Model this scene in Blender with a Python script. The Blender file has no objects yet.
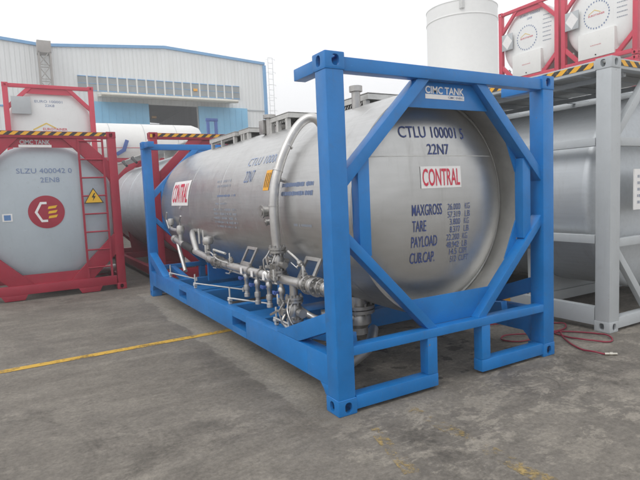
import bpy, bmesh, math, random
from mathutils import Vector, Matrix
random.seed(7)
S = bpy.context.scene
COL = S.collection
R_ = math.radians

# ------------------------------------------------------------------ camera
def camera():
    yaw, pit, rol = 0.525670505, -0.0893451093, -0.0424514194
    f = Vector((math.sin(yaw)*math.cos(pit), math.cos(yaw)*math.cos(pit), math.sin(pit)))
    rt = Vector((math.cos(yaw), -math.sin(yaw), 0)); up = rt.cross(f)
    r2 = math.cos(rol)*rt + math.sin(rol)*up
    u2 = -math.sin(rol)*rt + math.cos(rol)*up
    m = Matrix((r2, u2, -f)).transposed().to_4x4()
    m.translation = Vector((-1.89515, -3.09908, 1.62253))
    cd = bpy.data.cameras.new('Camera'); co = bpy.data.objects.new('Camera', cd)
    COL.objects.link(co); co.matrix_world = m
    cd.sensor_width = 36; cd.lens = 521.8596/640*36
    cd.clip_start = .05; cd.clip_end = 2000
    S.camera = co
camera()

# ------------------------------------------------------------------ sky, sun, exposure
SUN_EL, SUN_AZ = R_(50), R_(258)          # azimuth measured clockwise from +Y
w = bpy.data.worlds.new('World'); S.world = w; w.use_nodes = True
nt = w.node_tree; nt.nodes.clear()
sky = nt.nodes.new('ShaderNodeTexSky'); sky.sky_type = 'NISHITA'; sky.sun_disc = False
sky.sun_elevation = SUN_EL; sky.sun_rotation = SUN_AZ
sky.air_density = 1.0; sky.dust_density = 6.0; sky.ozone_density = 1.0
hs = nt.nodes.new('ShaderNodeHueSaturation'); hs.inputs['Saturation'].default_value = .10
bg = nt.nodes.new('ShaderNodeBackground'); bg.inputs['Strength'].default_value = .13
wo = nt.nodes.new('ShaderNodeOutputWorld')
# closed cloud cover: an even bright layer over the clear sky, thicker and thinner in broad soft patches
tc = nt.nodes.new('ShaderNodeTexCoord'); cn = nt.nodes.new('ShaderNodeTexNoise'); cn.inputs['Scale'].default_value = 1.6; cn.inputs['Detail'].default_value = 3
cr = nt.nodes.new('ShaderNodeValToRGB'); cr.color_ramp.elements[0].position = .3; cr.color_ramp.elements[1].position = .75
cr.color_ramp.elements[0].color = (8.3, 8.4, 8.6, 1); cr.color_ramp.elements[1].color = (9.3, 9.3, 9.35, 1)
mx = nt.nodes.new('ShaderNodeMix'); mx.data_type = 'RGBA'; mx.inputs[0].default_value = .86
nt.links.new(tc.outputs['Generated'], cn.inputs['Vector']); nt.links.new(cn.outputs[0], cr.inputs[0])
nt.links.new(sky.outputs[0], hs.inputs['Color']); nt.links.new(hs.outputs[0], mx.inputs[6]); nt.links.new(cr.outputs[0], mx.inputs[7]); nt.links.new(mx.outputs[2], bg.inputs[0]); nt.links.new(bg.outputs[0], wo.inputs[0])
sl = bpy.data.lights.new('sun', 'SUN'); sl.energy = .9; sl.angle = R_(28); sl.color = (1, .97, .93)
so = bpy.data.objects.new('sun', sl); COL.objects.link(so)
sd = Vector((math.sin(SUN_AZ)*math.cos(SUN_EL), math.cos(SUN_AZ)*math.cos(SUN_EL), math.sin(SUN_EL)))
so.rotation_euler = sd.to_track_quat('Z', 'Y').to_euler(); so.location = sd*60
S.view_settings.view_transform = 'Standard'; S.view_settings.look = 'None'
S.view_settings.gamma = 1; S.view_settings.use_curve_mapping = False
S.view_settings.exposure = 0.27

# ------------------------------------------------------------------ materials
class N:
    """small node-tree writer"""
    def __init__(s, name):
        s.m = bpy.data.materials.new(name); s.m.use_nodes = True
        s.t = s.m.node_tree; s.b = s.t.nodes['Principled BSDF']; s.out = s.t.nodes['Material Output']
        s.co = s.t.nodes.new('ShaderNodeTexCoord').outputs['Object']
    def n(s, kind, **kw):
        x = s.t.nodes.new(kind)
        for k, v in kw.items(): setattr(x, k, v)
        return x
    def l(s, a, b): s.t.links.new(a, b)
    def mapping(s, scale, rot=(0,0,0), co=None):
        m = s.n('ShaderNodeMapping'); m.inputs['Scale'].default_value = scale; m.inputs['Rotation'].default_value = rot
        s.l(co or s.co, m.inputs[0]); return m.outputs[0]
    def noise(s, scale, detail=5, rough=.6, co=None, dist=0):
        x = s.n('ShaderNodeTexNoise'); x.inputs['Scale'].default_value = scale
        x.inputs['Detail'].default_value = detail; x.inputs['Roughness'].default_value = rough
        x.inputs['Distortion'].default_value = dist
        s.l(co or s.co, x.inputs['Vector']); return x.outputs['Fac']
    def ramp(s, fac, stops):
        r = s.n('ShaderNodeValToRGB'); e = r.color_ramp.elements
        while len(e) < len(stops): e.new(.5)
        for el, (p, c) in zip(e, stops):
            el.position = p; el.color = (*c, 1) if isinstance(c, tuple) else (c, c, c, 1)
        s.l(fac, r.inputs[0]); return r.outputs[0]
    def mix(s, fac, a, b, mode='MIX'):
        m = s.n('ShaderNodeMix', data_type='RGBA', blend_type=mode)
        for sock, v in ((m.inputs[0], fac), (m.inputs[6], a), (m.inputs[7], b)):
            if hasattr(v, 'links'): s.l(v, sock)
            elif isinstance(v, tuple): sock.default_value = (*v, 1)
            else: sock.default_value = v
        return m.outputs[2]
    def math(s, op, a, b=0., c=0.):
        m = s.n('ShaderNodeMath', operation=op)
        for i, v in enumerate((a, b, c)):
            if hasattr(v, 'links'): s.l(v, m.inputs[i])
            else: m.inputs[i].default_value = v
        return m.outputs[0]
    def xyz(s, co=None):
        x = s.n('ShaderNodeSeparateXYZ'); s.l(co or s.co, x.inputs[0]); return x.outputs
    def set(s, k, v):
        if hasattr(v, 'links'): s.l(v, s.b.inputs[k])
        elif isinstance(v, tuple): s.b.inputs[k].default_value = (*v, 1)
        else: s.b.inputs[k].default_value = v
    def bump(s, h, strength=.2, dist=.01):
        b = s.n('ShaderNodeBump'); b.inputs['Strength'].default_value = strength; b.inputs['Distance'].default_value = dist
        s.l(h, b.inputs['Height']); s.l(b.outputs[0], s.b.inputs['Normal'])

def paint(name, col, rough=.42, var=.16, dirt=(.16,.14,.12), dirt_amt=.25, spec=.5):
    k = N(name)
    a = k.noise(2.3, 6, .65); c = k.mix(k.ramp(a, [(.3, 0.), (.75, 1.)]), tuple(x*(1-var) for x in col), tuple(min(1, x*(1+var)) for x in col))
    d = k.ramp(k.noise(9, 8, .7, dist=.4), [(.56, 0.), (.76, dirt_amt)])
    c = k.mix(d, c, dirt); k.set('Base Color', c)
    chip = k.ramp(k.noise(34, 3, .55), [(.735, 0.), (.755, .8)]); c = k.mix(chip, c, (.20,.13,.09))
    scuff = k.ramp(k.noise(1, 4, .6, co=k.mapping((5, 5, 60), (R_(8), R_(5), 0)), dist=.4), [(.70, 0.), (.735, .3)]); c = k.mix(scuff, c, tuple(min(1, x*1.6+.06) for x in col))
    run = k.ramp(k.noise(1, 6, .7, co=k.mapping((26, 26, 1.1))), [(.60, 0.), (.78, dirt_amt*1.1)]); c = k.mix(run, c, dirt); k.set('Base Color', c)
    k.set('Roughness', k.math('MULTIPLY_ADD', k.noise(14, 4), .25, rough-.12)); k.set('Specular IOR Level', spec)
    k.bump(k.math('ADD', k.math('MULTIPLY', k.noise(70, 3), .12), k.noise(5, 2)), .10, .012)
    return k.m

def steel(name, col=(.60,.585,.565), rough=.36, streak=(1.2, 60, 60), metal=.9, var=.12):
    k = N(name)
    a = k.noise(1, 6, .6, co=k.mapping(streak)); b = k.noise(1.7, 7, .65)
    c = k.mix(k.ramp(a, [(.35, 0.), (.65, 1.)]), tuple(x*(1-var) for x in col), tuple(x*(1+var*.6) for x in col))
    c = k.mix(k.ramp(b, [(.42, 0.), (.72, .34)]), c, (.36,.345,.33)); k.set('Base Color', c)
    k.set('Metallic', metal)
    k.set('Roughness', k.math('MULTIPLY_ADD', k.noise(5, 6, .7), .22, rough-.08))
    k.bump(a, .05, .002)
    return k.m

def shell_steel(name, col, rough, streak, metal=.9, var=.05, stain=.35):
    """rolled stainless plate: brushed streaks, runs of rain dirt, slow waviness"""
    k = N(name); a = k.noise(1, 6, .6, co=k.mapping(streak)); b = k.noise(1.3, 7, .65); d = k.noise(1, 8, .72, co=k.mapping((9, 9, .9)), dist=.25)
    c = k.mix(k.ramp(a, [(.35, 0.), (.65, 1.)]), tuple(x*(1-var) for x in col), tuple(x*(1+var) for x in col))
    c = k.mix(k.ramp(b, [(.45, 0.), (.75, stain*.7)]), c, (.30,.29,.275)); c = k.mix(k.ramp(d, [(.55, 0.), (.74, stain)]), c, (.25,.24,.225))
    c = k.mix(k.ramp(k.noise(22, 5, .7), [(.66, 0.), (.74, .35)]), c, (.26,.24,.21))
    k.set('Base Color', c); k.set('Metallic', k.math('MULTIPLY_ADD', k.ramp(d, [(.55, 0.), (.8, 1.)]), -.25, metal))
    k.set('Roughness', k.math('MULTIPLY_ADD', k.noise(4, 7, .7), .26, rough-.12))
    k.bump(k.math('ADD', k.math('MULTIPLY', k.noise(1.8, 2), 1.), k.math('MULTIPLY', a, .012)), .16, .05)
    return k.m
def plain(name, col, rough=.5, metal=0.):
    k = N(name); a = k.noise(11, 5, .6)
    k.set('Base Color', k.mix(a, tuple(x*.88 for x in col), tuple(min(1, x*1.1) for x in col)))
    k.set('Roughness', rough); k.set('Metallic', metal); return k.m

M = {}
M['blue'] = paint('blue_paint', (.008,.170,.485), .36, .16, (.09,.11,.13), .25)
M['red'] = paint('dark_red_paint', (.35,.018,.042), .45, .12, (.18,.09,.08), .25)
M['pinkred'] = paint('red_paint', (.58,.045,.085), .45, .08, (.3,.14,.13), .2)
M['grey'] = paint('grey_paint', (.44,.465,.48), .5, .06, (.30,.29,.28), .3)
M['steel'] = shell_steel('stainless_shell', (.55,.55,.545), .37, (40, 1.6, 40), .93)
M['head'] = shell_steel('stainless_head', (.47,.472,.465), .37, (2.2, 18, 18), .93, .03, .32)
M['collar'] = steel('stainless_collar', (.64,.63,.60), .46, (4, 4, 4))
M['pipe'] = steel('cast_steel_pipe', (.58,.57,.555), .36, (9, 9, 9), .75)
M['valve'] = steel('valve_steel', (.44,.43,.415), .36, (18, 18, 18), .9)
M['ladder'] = steel('galvanised_steel', (.58,.58,.56), .55, (12, 12, 12), .45)
M['shellgrey'] = paint('grey_tank_paint', (.42,.475,.515), .36, .05, (.29,.31,.32), .3)
M['shellsteel'] = shell_steel('dull_silver_shell', (.52,.55,.575), .50, (30, 1.6, 30), .40, .04, .3)
M['white'] = paint('white_paint', (.76,.77,.76), .4, .03, (.5,.49,.46), .22)
M['offwhite'] = paint('cladding_white', (.74,.74,.72), .5, .03, (.5,.48,.44), .22)
M['ink'] = plain('navy_lettering', (.035,.06,.21), .5)
M['ink2'] = plain('worn_navy_lettering', (.075,.11,.27), .5)
M['side'] = plain('pale_blue_lettering', (.27,.34,.50), .5)
M['fade'] = plain('faded_blue_lettering', (.17,.23,.38), .5)
M['vfade'] = plain('very_faded_blue_print', (.31,.34,.40), .5)
M['redink'] = plain('red_lettering', (.62,.03,.07), .45)
M['decal'] = plain('white_decal', (.80,.79,.78), .4)
M['orange'] = plain('orange_label', (.78,.37,.02), .45)
M['yellow'] = plain('yellow_sign', (.80,.46,.02), .4)
M['labelplate'] = plain('orange_rail_label', (.74,.36,.03), .5)
M['yellowlogo'] = plain('yellow_logo', (.75,.55,.12), .5)
M['black'] = plain('black_print', (.02,.02,.02), .5)
M['dark'] = plain('dark_cavity', (.012,.012,.014), .7)
M['rubber'] = plain('black_rubber', (.025,.025,.027), .6)
M['bluehandle'] = plain('blue_handle', (.05,.11,.36), .45)
M['hosered'] = plain('red_hose_rubber', (.22,.012,.035), .4)
M['brass'] = plain('fitting_metal', (.6,.57,.5), .3, .9)
M['stickerblue'] = plain('blue_sticker', (.10,.22,.45), .5)
M['trimblue'] = paint('blue_trim', (.16,.38,.66), .5, .05, (.3,.36,.42), .2)
M['doorblue'] = paint('blue_door_paint', (.20,.50,.74), .5, .06, (.3,.4,.46), .25)
M['mast'] = paint('weathered_mast', (.36,.34,.32), .6, .1, (.25,.2,.16), .4)
M['rust'] = paint('rusty_cream_metal', (.68,.66,.58), .6, .1, (.50,.32,.16), .6)
M['concretepad'] = plain('pad_concrete', (.32,.31,.29), .9)

def hazard():
    k = N('hazard_stripes'); x, y, z = k.xyz()
    v = k.math('ADD', k.math('ADD', x, y), k.math('MULTIPLY', z, 1.25))
    fr = k.math('FRACT', k.math('DIVIDE', v, .165))
    f = k.math('GREATER_THAN', fr, .5)
    wear = k.ramp(k.noise(24, 6, .7), [(.58, 0.), (.7, .6)])
    c = k.mix(f, (.82,.42,.025), (.035,.035,.035)); k.set('Base Color', k.mix(wear, c, (.42,.36,.26)))
    k.set('Roughness', .5); return k.m
M['hazard'] = hazard()
def hazard2():
    k = N('hazard_stripes_leaning_back'); x, y, z = k.xyz()
    v = k.math('SUBTRACT', k.math('ADD', x, y), k.math('MULTIPLY', z, 1.25))
    fr = k.math('FRACT', k.math('DIVIDE', v, .165))
    f = k.math('GREATER_THAN', fr, .5)
    wear = k.ramp(k.noise(24, 6, .7), [(.58, 0.), (.7, .6)])
    c = k.mix(f, (.035,.035,.035), (.82,.42,.025)); k.set('Base Color', k.mix(wear, c, (.42,.36,.26)))
    k.set('Roughness', .5); return k.m
M['hazard2'] = hazard2()

def ground_mat():
    k = N('yard_concrete'); x, y, z = k.xyz()
    big = k.noise(.30, 7, .62); mid = k.noise(.95, 10, .70, dist=.5)
    streak = k.noise(1.0, 10, .74, co=k.mapping((.55, 2.3, 1), (0, 0, R_(-14))), dist=.5)
    fine = k.noise(30, 8, .82); med = k.noise(7, 12, .80)
    pat = k.noise(3.0, 14, .80, co=k.mapping((.8, 1.3, 1), (0, 0, R_(20))), dist=.3)
    c = k.mix(k.ramp(big, [(.36, 0.), (.64, 1.)]), (.122,.109,.093), (.182,.165,.142))
    c = k.mix(k.ramp(streak, [(.46, 0.), (.66, .7)]), c, (.235,.214,.183))
    c = k.mix(k.ramp(mid, [(.50, 0.), (.68, .55)]), c, (.074,.065,.055))
    near = k.math('MULTIPLY', k.ramp(k.math('MULTIPLY_ADD', y, -.22, .42), [(.0, .22), (.5, 1.)]), k.ramp(k.math('MULTIPLY_ADD', x, .4, .45), [(.0, .30), (.5, 1.)]))
    pale = k.math('MULTIPLY', k.ramp(pat, [(.515, 0.), (.545, 1.)]), near)
    pale = k.math('MULTIPLY', pale, k.ramp(k.noise(.8, 4), [(.36, .1), (.55, 1.)]))
    c = k.mix(k.math('MULTIPLY', pale, .5), c, (.345,.312,.262))
    # dry strip along the blue frame with a darker damp margin
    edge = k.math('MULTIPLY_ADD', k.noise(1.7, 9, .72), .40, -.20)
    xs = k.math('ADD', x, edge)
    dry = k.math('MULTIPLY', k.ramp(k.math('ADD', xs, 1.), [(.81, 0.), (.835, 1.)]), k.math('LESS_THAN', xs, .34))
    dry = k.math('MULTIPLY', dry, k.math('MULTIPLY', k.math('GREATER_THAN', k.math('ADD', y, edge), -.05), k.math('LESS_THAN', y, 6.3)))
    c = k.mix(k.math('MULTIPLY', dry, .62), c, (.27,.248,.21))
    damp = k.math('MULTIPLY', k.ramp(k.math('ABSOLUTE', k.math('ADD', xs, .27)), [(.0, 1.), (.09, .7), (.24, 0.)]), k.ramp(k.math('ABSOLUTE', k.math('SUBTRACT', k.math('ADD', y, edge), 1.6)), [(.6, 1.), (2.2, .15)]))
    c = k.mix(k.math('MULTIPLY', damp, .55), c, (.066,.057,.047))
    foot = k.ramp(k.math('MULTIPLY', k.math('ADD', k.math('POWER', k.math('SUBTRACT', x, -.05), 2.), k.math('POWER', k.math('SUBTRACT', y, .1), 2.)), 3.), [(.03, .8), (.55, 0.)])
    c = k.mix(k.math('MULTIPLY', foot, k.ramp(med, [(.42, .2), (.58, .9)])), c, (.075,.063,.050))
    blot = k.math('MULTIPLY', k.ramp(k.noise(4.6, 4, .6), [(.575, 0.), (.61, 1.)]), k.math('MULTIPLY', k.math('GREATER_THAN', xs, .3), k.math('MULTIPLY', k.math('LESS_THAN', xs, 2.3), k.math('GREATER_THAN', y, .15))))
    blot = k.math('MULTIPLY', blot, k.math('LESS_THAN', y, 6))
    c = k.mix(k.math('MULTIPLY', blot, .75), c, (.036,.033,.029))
    oil = k.ramp(k.noise(.62, 11, .74, dist=.4), [(.565, 0.), (.64, .62)]); c = k.mix(oil, c, (.060,.053,.045))
    # grain: every patch broken by sand and small pits
    c = k.mix(.85, c, k.ramp(med, [(.30, .70), (.5, 1.), (.72, 1.32)]), 'MULTIPLY')
    c = k.mix(.85, c, k.ramp(fine, [(.32, .58), (.5, 1.), (.70, 1.50)]), 'MULTIPLY')
    scr = k.ramp(k.noise(1.0, 4, .6, co=k.mapping((2.2, 34, 1), (0,0,R_(-22))), dist=.5), [(.69, 0.), (.72, .55)])
    scr = k.math('MULTIPLY', scr, k.ramp(k.noise(.9, 3), [(.46, 0.), (.6, 1.)])); c = k.mix(scr, c, (.40,.37,.32))
    chip = k.math('MULTIPLY', k.ramp(k.noise(17, 6, .75, co=k.mapping((1, 1.7, 1))), [(.70, 0.), (.715, 1.)]), k.ramp(k.noise(1.3, 3), [(.42, 0.), (.6, .9)]))
    c = k.mix(chip, c, (.55,.52,.46))
    v = k.n('ShaderNodeTexVoronoi', feature='DISTANCE_TO_EDGE'); v.inputs['Scale'].default_value = .42
    wob = k.n('ShaderNodeMix', data_type='VECTOR'); wob.inputs[0].default_value = .22; k.l(k.co, wob.inputs[4])
    nz = k.n('ShaderNodeTexNoise'); nz.inputs['Scale'].default_value = 2.2; nz.inputs['Detail'].default_value = 6; k.l(k.co, nz.inputs['Vector']); k.l(nz.outputs['Color'], wob.inputs[5]); k.l(wob.outputs[1], v.inputs['Vector'])
    crack = k.math('MULTIPLY', k.ramp(v.outputs['Distance'], [(.0, 1.), (.0018, 0.)]), k.ramp(k.noise(.7, 3), [(.58, 0.), (.66, .45)])); c = k.mix(crack, c, (.035,.032,.028))
    k.set('Base Color', c)
    k.set('Roughness', k.ramp(mid, [(.45, .85), (.68, .55)])); k.set('Specular IOR Level', .35)
    k.bump(k.math('ADD', k.math('MULTIPLY', fine, .6), k.math('MULTIPLY', med, .9)), .5, .008)
    return k.m
M['ground'] = ground_mat()

def worn_yellow(name, lo, hi, ca=(.46,.27,.025), cb=(.60,.37,.05)):
    k = N(name)
    k.set('Base Color', k.mix(k.noise(9, 6), ca, cb)); k.set('Roughness', .7)
    tr = k.n('ShaderNodeBsdfTransparent'); mx = k.n('ShaderNodeMixShader')
    f = k.ramp(k.math('ADD', k.math('MULTIPLY', k.noise(3.1, 3), .5), k.math('MULTIPLY', k.noise(26, 8, .75), .5)), [(lo, 0.), (hi, 1.)])
    k.l(f, mx.inputs[0]); k.l(k.b.outputs[0], mx.inputs[1]); k.l(tr.outputs[0], mx.inputs[2]); k.l(mx.outputs[0], k.out.inputs[0])
    return k.m
M['line'] = worn_yellow('yellow_line_paint', .49, .62)
M['lineworn'] = worn_yellow('worn_yellow_line_paint', .385, .50, (.30,.22,.09), (.42,.30,.11))

def cladding(name, a, b, pitch=.28):
    k = N(name); x, y, z = k.xyz()
    v = k.math('ADD', x, y)
    wv = k.math('ABSOLUTE', k.math('SUBTRACT', k.math('FRACT', k.math('DIVIDE', v, pitch)), .5))
    rib = k.ramp(wv, [(.30, 0.), (.42, 1.)])
    st = k.noise(1, 6, .65, co=k.mapping((1.6, 1.6, .12)))
    c = k.mix(k.ramp(st, [(.4, 0.), (.75, 1.)]), a, b); c = k.mix(k.math('MULTIPLY', rib, .12), c, tuple(t*.72 for t in a))
    k.set('Base Color', c); k.set('Roughness', .5); k.bump(rib, .5, .05); return k.m
M['clad'] = cladding('profiled_sheet_cladding', (.80,.82,.82), (.72,.73,.72))
M['roof'] = cladding('roof_sheet', (.42,.45,.48), (.36,.38,.4), .4)
def glass():
    k = N('window_glass'); k.set('Base Color', k.mix(k.noise(1.1, 4), (.15,.17,.18), (.38,.41,.42)))
    k.set('Roughness', .18); k.set('Specular IOR Level', .6); return k.m
M['glass'] = glass()

# ------------------------------------------------------------------ mesh writer
class MB:
    def __init__(s): s.bm = bmesh.new()
    def _add(s, bm2):
        me = bpy.data.meshes.new('t'); bm2.to_mesh(me); bm2.free(); s.bm.from_mesh(me); bpy.data.meshes.remove(me)
    def hull(s, pts, faces, bev=0.):
        b = bmesh.new(); v = [b.verts.new(p) for p in pts]
        for f in faces: b.faces.new([v[i] for i in f])
        bmesh.ops.recalc_face_normals(b, faces=b.faces)
        if bev: bmesh.ops.bevel(b, geom=list(b.edges), offset=bev, segments=2, profile=.6, affect='EDGES', clamp_overlap=True)
        s._add(b); return s
    BOX = [(0,1,3,2),(4,6,7,5),(0,4,5,1),(2,3,7,6),(0,2,6,4),(1,5,7,3)]
    def box(s, lo, hi, bev=.004):
        return s.hull([(x,y,z) for x in (lo[0],hi[0]) for y in (lo[1],hi[1]) for z in (lo[2],hi[2])], s.BOX, bev)
    def bar(s, p0, p1, wd, th, nrm=(0,1,0), bev=.004):
        p0, p1, n = Vector(p0), Vector(p1), Vector(nrm); d = (p1-p0).normalized()
        u = n.cross(d).normalized()*wd/2; n = d.cross(u).normalized()*th/2
        pts = [p+a*u+c*n for p in (p0,p1) for a in (-1,1) for c in (-1,1)]
        return s.hull(pts, s.BOX, bev)
    def prism(s, pts, axis, d0, d1, bev=.003):
        """pts: 2-D outline (other two axes in order), pulled along axis from d0 to d1"""
        def p3(p, d): q = list(p); q.insert(axis, d); return tuple(q)
        n = len(pts); P = [p3(p, d0) for p in pts]+[p3(p, d1) for p in pts]
        F = [tuple(range(n)), tuple(range(2*n-1, n-1, -1))]+[(i,(i+1)%n,(i+1)%n+n,i+n) for i in range(n)]
        return s.hull(P, F, bev)
    def tube(s, pts, r, seg=14, cap=True):
        b = bmesh.new(); P = [Vector(p) for p in pts]; rs = r if isinstance(r, (list,tuple)) else [r]*len(P)
        rings = []; ref = None
        for i, p in enumerate(P):
            d = (P[min(i+1,len(P)-1)]-P[max(i-1,0)])
            if d.length < 1e-9: d = Vector((0,0,1))
            d.normalize()
            if ref is None: ref = d.orthogonal().normalized()
            ref = (ref-d*ref.dot(d))
            if ref.length < 1e-6: ref = d.orthogonal()
            ref.normalize(); v2 = d.cross(ref)
            rings.append([b.verts.new(p+rs[i]*(math.cos(2*math.pi*k/seg)*ref+math.sin(2*math.pi*k/seg)*v2)) for k in range(seg)])
        for a, c in zip(rings, rings[1:]):
            for k in range(seg): b.faces.new((a[k],a[(k+1)%seg],c[(k+1)%seg],c[k]))
        if cap: b.faces.new(rings[0][::-1]); b.faces.new(rings[-1])
        bmesh.ops.recalc_face_normals(b, faces=b.faces)
        s._add(b); return s
    def cyl(s, p0, p1, r, seg=18): return s.tube([p0, p1], r, seg)
    def lathe(s, prof, org, axis, seg=96, closed=False):
        """prof: (radius, distance along axis) list"""
        b = bmesh.new(); a = Vector(axis).normalized(); u = a.orthogonal().normalized(); v = a.cross(u); o = Vector(org)
        rings = []
        for r, h in prof:
            if r < 1e-6: rings.append([b.verts.new(o+a*h)])
            else: rings.append([b.verts.new(o+a*h+r*(math.cos(2*math.pi*k/seg)*u+math.sin(2*math.pi*k/seg)*v)) for k in range(seg)])
        prs = list(zip(rings, rings[1:]))
        if closed: prs.append((rings[-1], rings[0]))
        for p, q in prs:
            for k in range(seg):
                k2 = (k+1)%seg
                if len(p) == 1 and len(q) == 1: continue
                if len(p) == 1: b.faces.new((p[0],q[k2],q[k]))
                elif len(q) == 1: b.faces.new((p[k],p[k2],q[0]))
                else: b.faces.new((p[k],p[k2],q[k2],q[k]))
        bmesh.ops.recalc_face_normals(b, faces=b.faces)
        s._add(b); return s
    def build(s, name, mat, parent=None, off=(0,0,0), smooth=38, label=None):
        bmesh.ops.translate(s.bm, verts=s.bm.verts, vec=-Vector(off))
        me = bpy.data.meshes.new(name); s.bm.to_mesh(me); s.bm.free()
        me.materials.append(mat)
        if smooth:
            me.polygons.foreach_set('use_smooth', [True]*len(me.polygons)); me.set_sharp_from_angle(angle=R_(smooth))
        o = bpy.data.objects.new(name, me); COL.objects.link(o); o.parent = parent
        if label: o['label'] = label
        return o

def tag(o, label, cat, group=None):
    o['label'] = label; o['category'] = cat
    if group: o['group'] = group
    return o
def thing(name, label, cat, loc=(0,0,0), rz=0, group=None):
    o = bpy.data.objects.new(name, None); COL.objects.link(o); o.location = loc; o.rotation_euler = (0,0,rz)
    o.empty_display_size = .3
    return tag(o, label, cat, group)
def structure(o): o['kind'] = 'structure'; return o
def copy_tree(o, parent=None):
    c = o.copy(); COL.objects.link(c); c.parent = parent
    for ch in list(o.children): copy_tree(ch, c)
    return c

def text_geo(body, wid, hei, bold=.0, spacing=1.):
    """flat lettering as (verts2d, faces), scaled to wid x hei and centred"""
    cu = bpy.data.curves.new('t', 'FONT'); cu.body = body; cu.size = 1; cu.resolution_u = 3; cu.offset = bold
    cu.space_character = spacing; cu.align_x = 'LEFT'
    ob = bpy.data.objects.new('t', cu); COL.objects.link(ob)
    dg = bpy.context.evaluated_depsgraph_get(); me = bpy.data.meshes.new_from_object(ob.evaluated_get(dg))
    bpy.data.objects.remove(ob); bpy.data.curves.remove(cu)
    vs = [tuple(v.co[:2]) for v in me.vertices]; fs = [tuple(p.vertices) for p in me.polygons]; bpy.data.meshes.remove(me)
    x0, x1 = min(v[0] for v in vs), max(v[0] for v in vs); y0, y1 = min(v[1] for v in vs), max(v[1] for v in vs)
    return [((v[0]-(x0+x1)/2)/(x1-x0)*wid, (v[1]-(y0+y1)/2)/(y1-y0)*hei) for v in vs], fs
def rect_geo(wid, hei):
    return [(-wid/2,-hei/2),(wid/2,-hei/2),(wid/2,hei/2),(-wid/2,hei/2)], [(0,1,2,3)]
def poly_geo(pts): return list(pts), [tuple(range(len(pts)))]
def disc_geo(r, n=48, r0=0.):
    if not r0: return poly_geo([(r*math.cos(2*math.pi*k/n), r*math.sin(2*math.pi*k/n)) for k in range(n)])
    v = [(q*math.cos(2*math.pi*k/n), q*math.sin(2*math.pi*k/n)) for k in range(n) for q in (r0, r)]
    return v, [(2*k, 2*k+1, (2*k+3)%(2*n), (2*k+2)%(2*n)) for k in range(n)]
def join_geo(items):
    V, F = [], []
    for (v, f), (dx, dy) in items:
        o = len(V); V += [(a+dx, b+dy) for a, b in v]; F += [tuple(i+o for i in q) for q in f]
    return V, F
def decal(name, geo, mapf, mat, parent, off=(0,0,0), step=.05, label=None):
    """lay flat artwork on a surface: mapf(u, v) gives the 3-D point"""
    b = bmesh.new(); v = [b.verts.new((x, y, 0)) for x, y in geo[0]]
    for f in geo[1]:
        try: b.faces.new([v[i] for i in f])
        except ValueError: pass
    if step:
        for ax in (0, 1):
            lo = min(p[ax] for p in geo[0]); hi = max(p[ax] for p in geo[0])
            k = math.floor(lo/step)+1
            while k*step < hi:
                co = [0,0,0]; co[ax] = k*step; no = [0,0,0]; no[ax] = 1
                bmesh.ops.bisect_plane(b, geom=list(b.verts)+list(b.edges)+list(b.faces), plane_co=co, plane_no=no); k += 1
    for q in b.verts: q.co = Vector(mapf(q.co.x, q.co.y))
    m = MB(); m._add(b); return m.build(name, mat, parent, off, smooth=0, label=label)

# ------------------------------------------------------------------ setting
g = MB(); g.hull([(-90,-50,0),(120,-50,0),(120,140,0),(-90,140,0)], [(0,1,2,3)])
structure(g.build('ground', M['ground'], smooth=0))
g = MB(); g.hull([(-14,2.52,.004),(.62,2.85,.004),(.62,2.965,.004),(-14,2.645,.004)], [(0,1,2,3)])
structure(g.build('painted_line', M['line'], smooth=0))
g = MB(); g.hull([(.40,-3.2,.004),(.55,-3.2,.004),(.57,.36,.004),(.47,.36,.004)], [(0,1,2,3)])
structure(g.build('painted_line', M['lineworn'], smooth=0))
g = MB(); g.hull([(-.10,-.85,.004),(.0,-.88,.004),(.14,-.28,.004),(.06,-.26,.004)], [(0,1,2,3)])
structure(g.build('painted_line', M['lineworn'], smooth=0))

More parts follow.
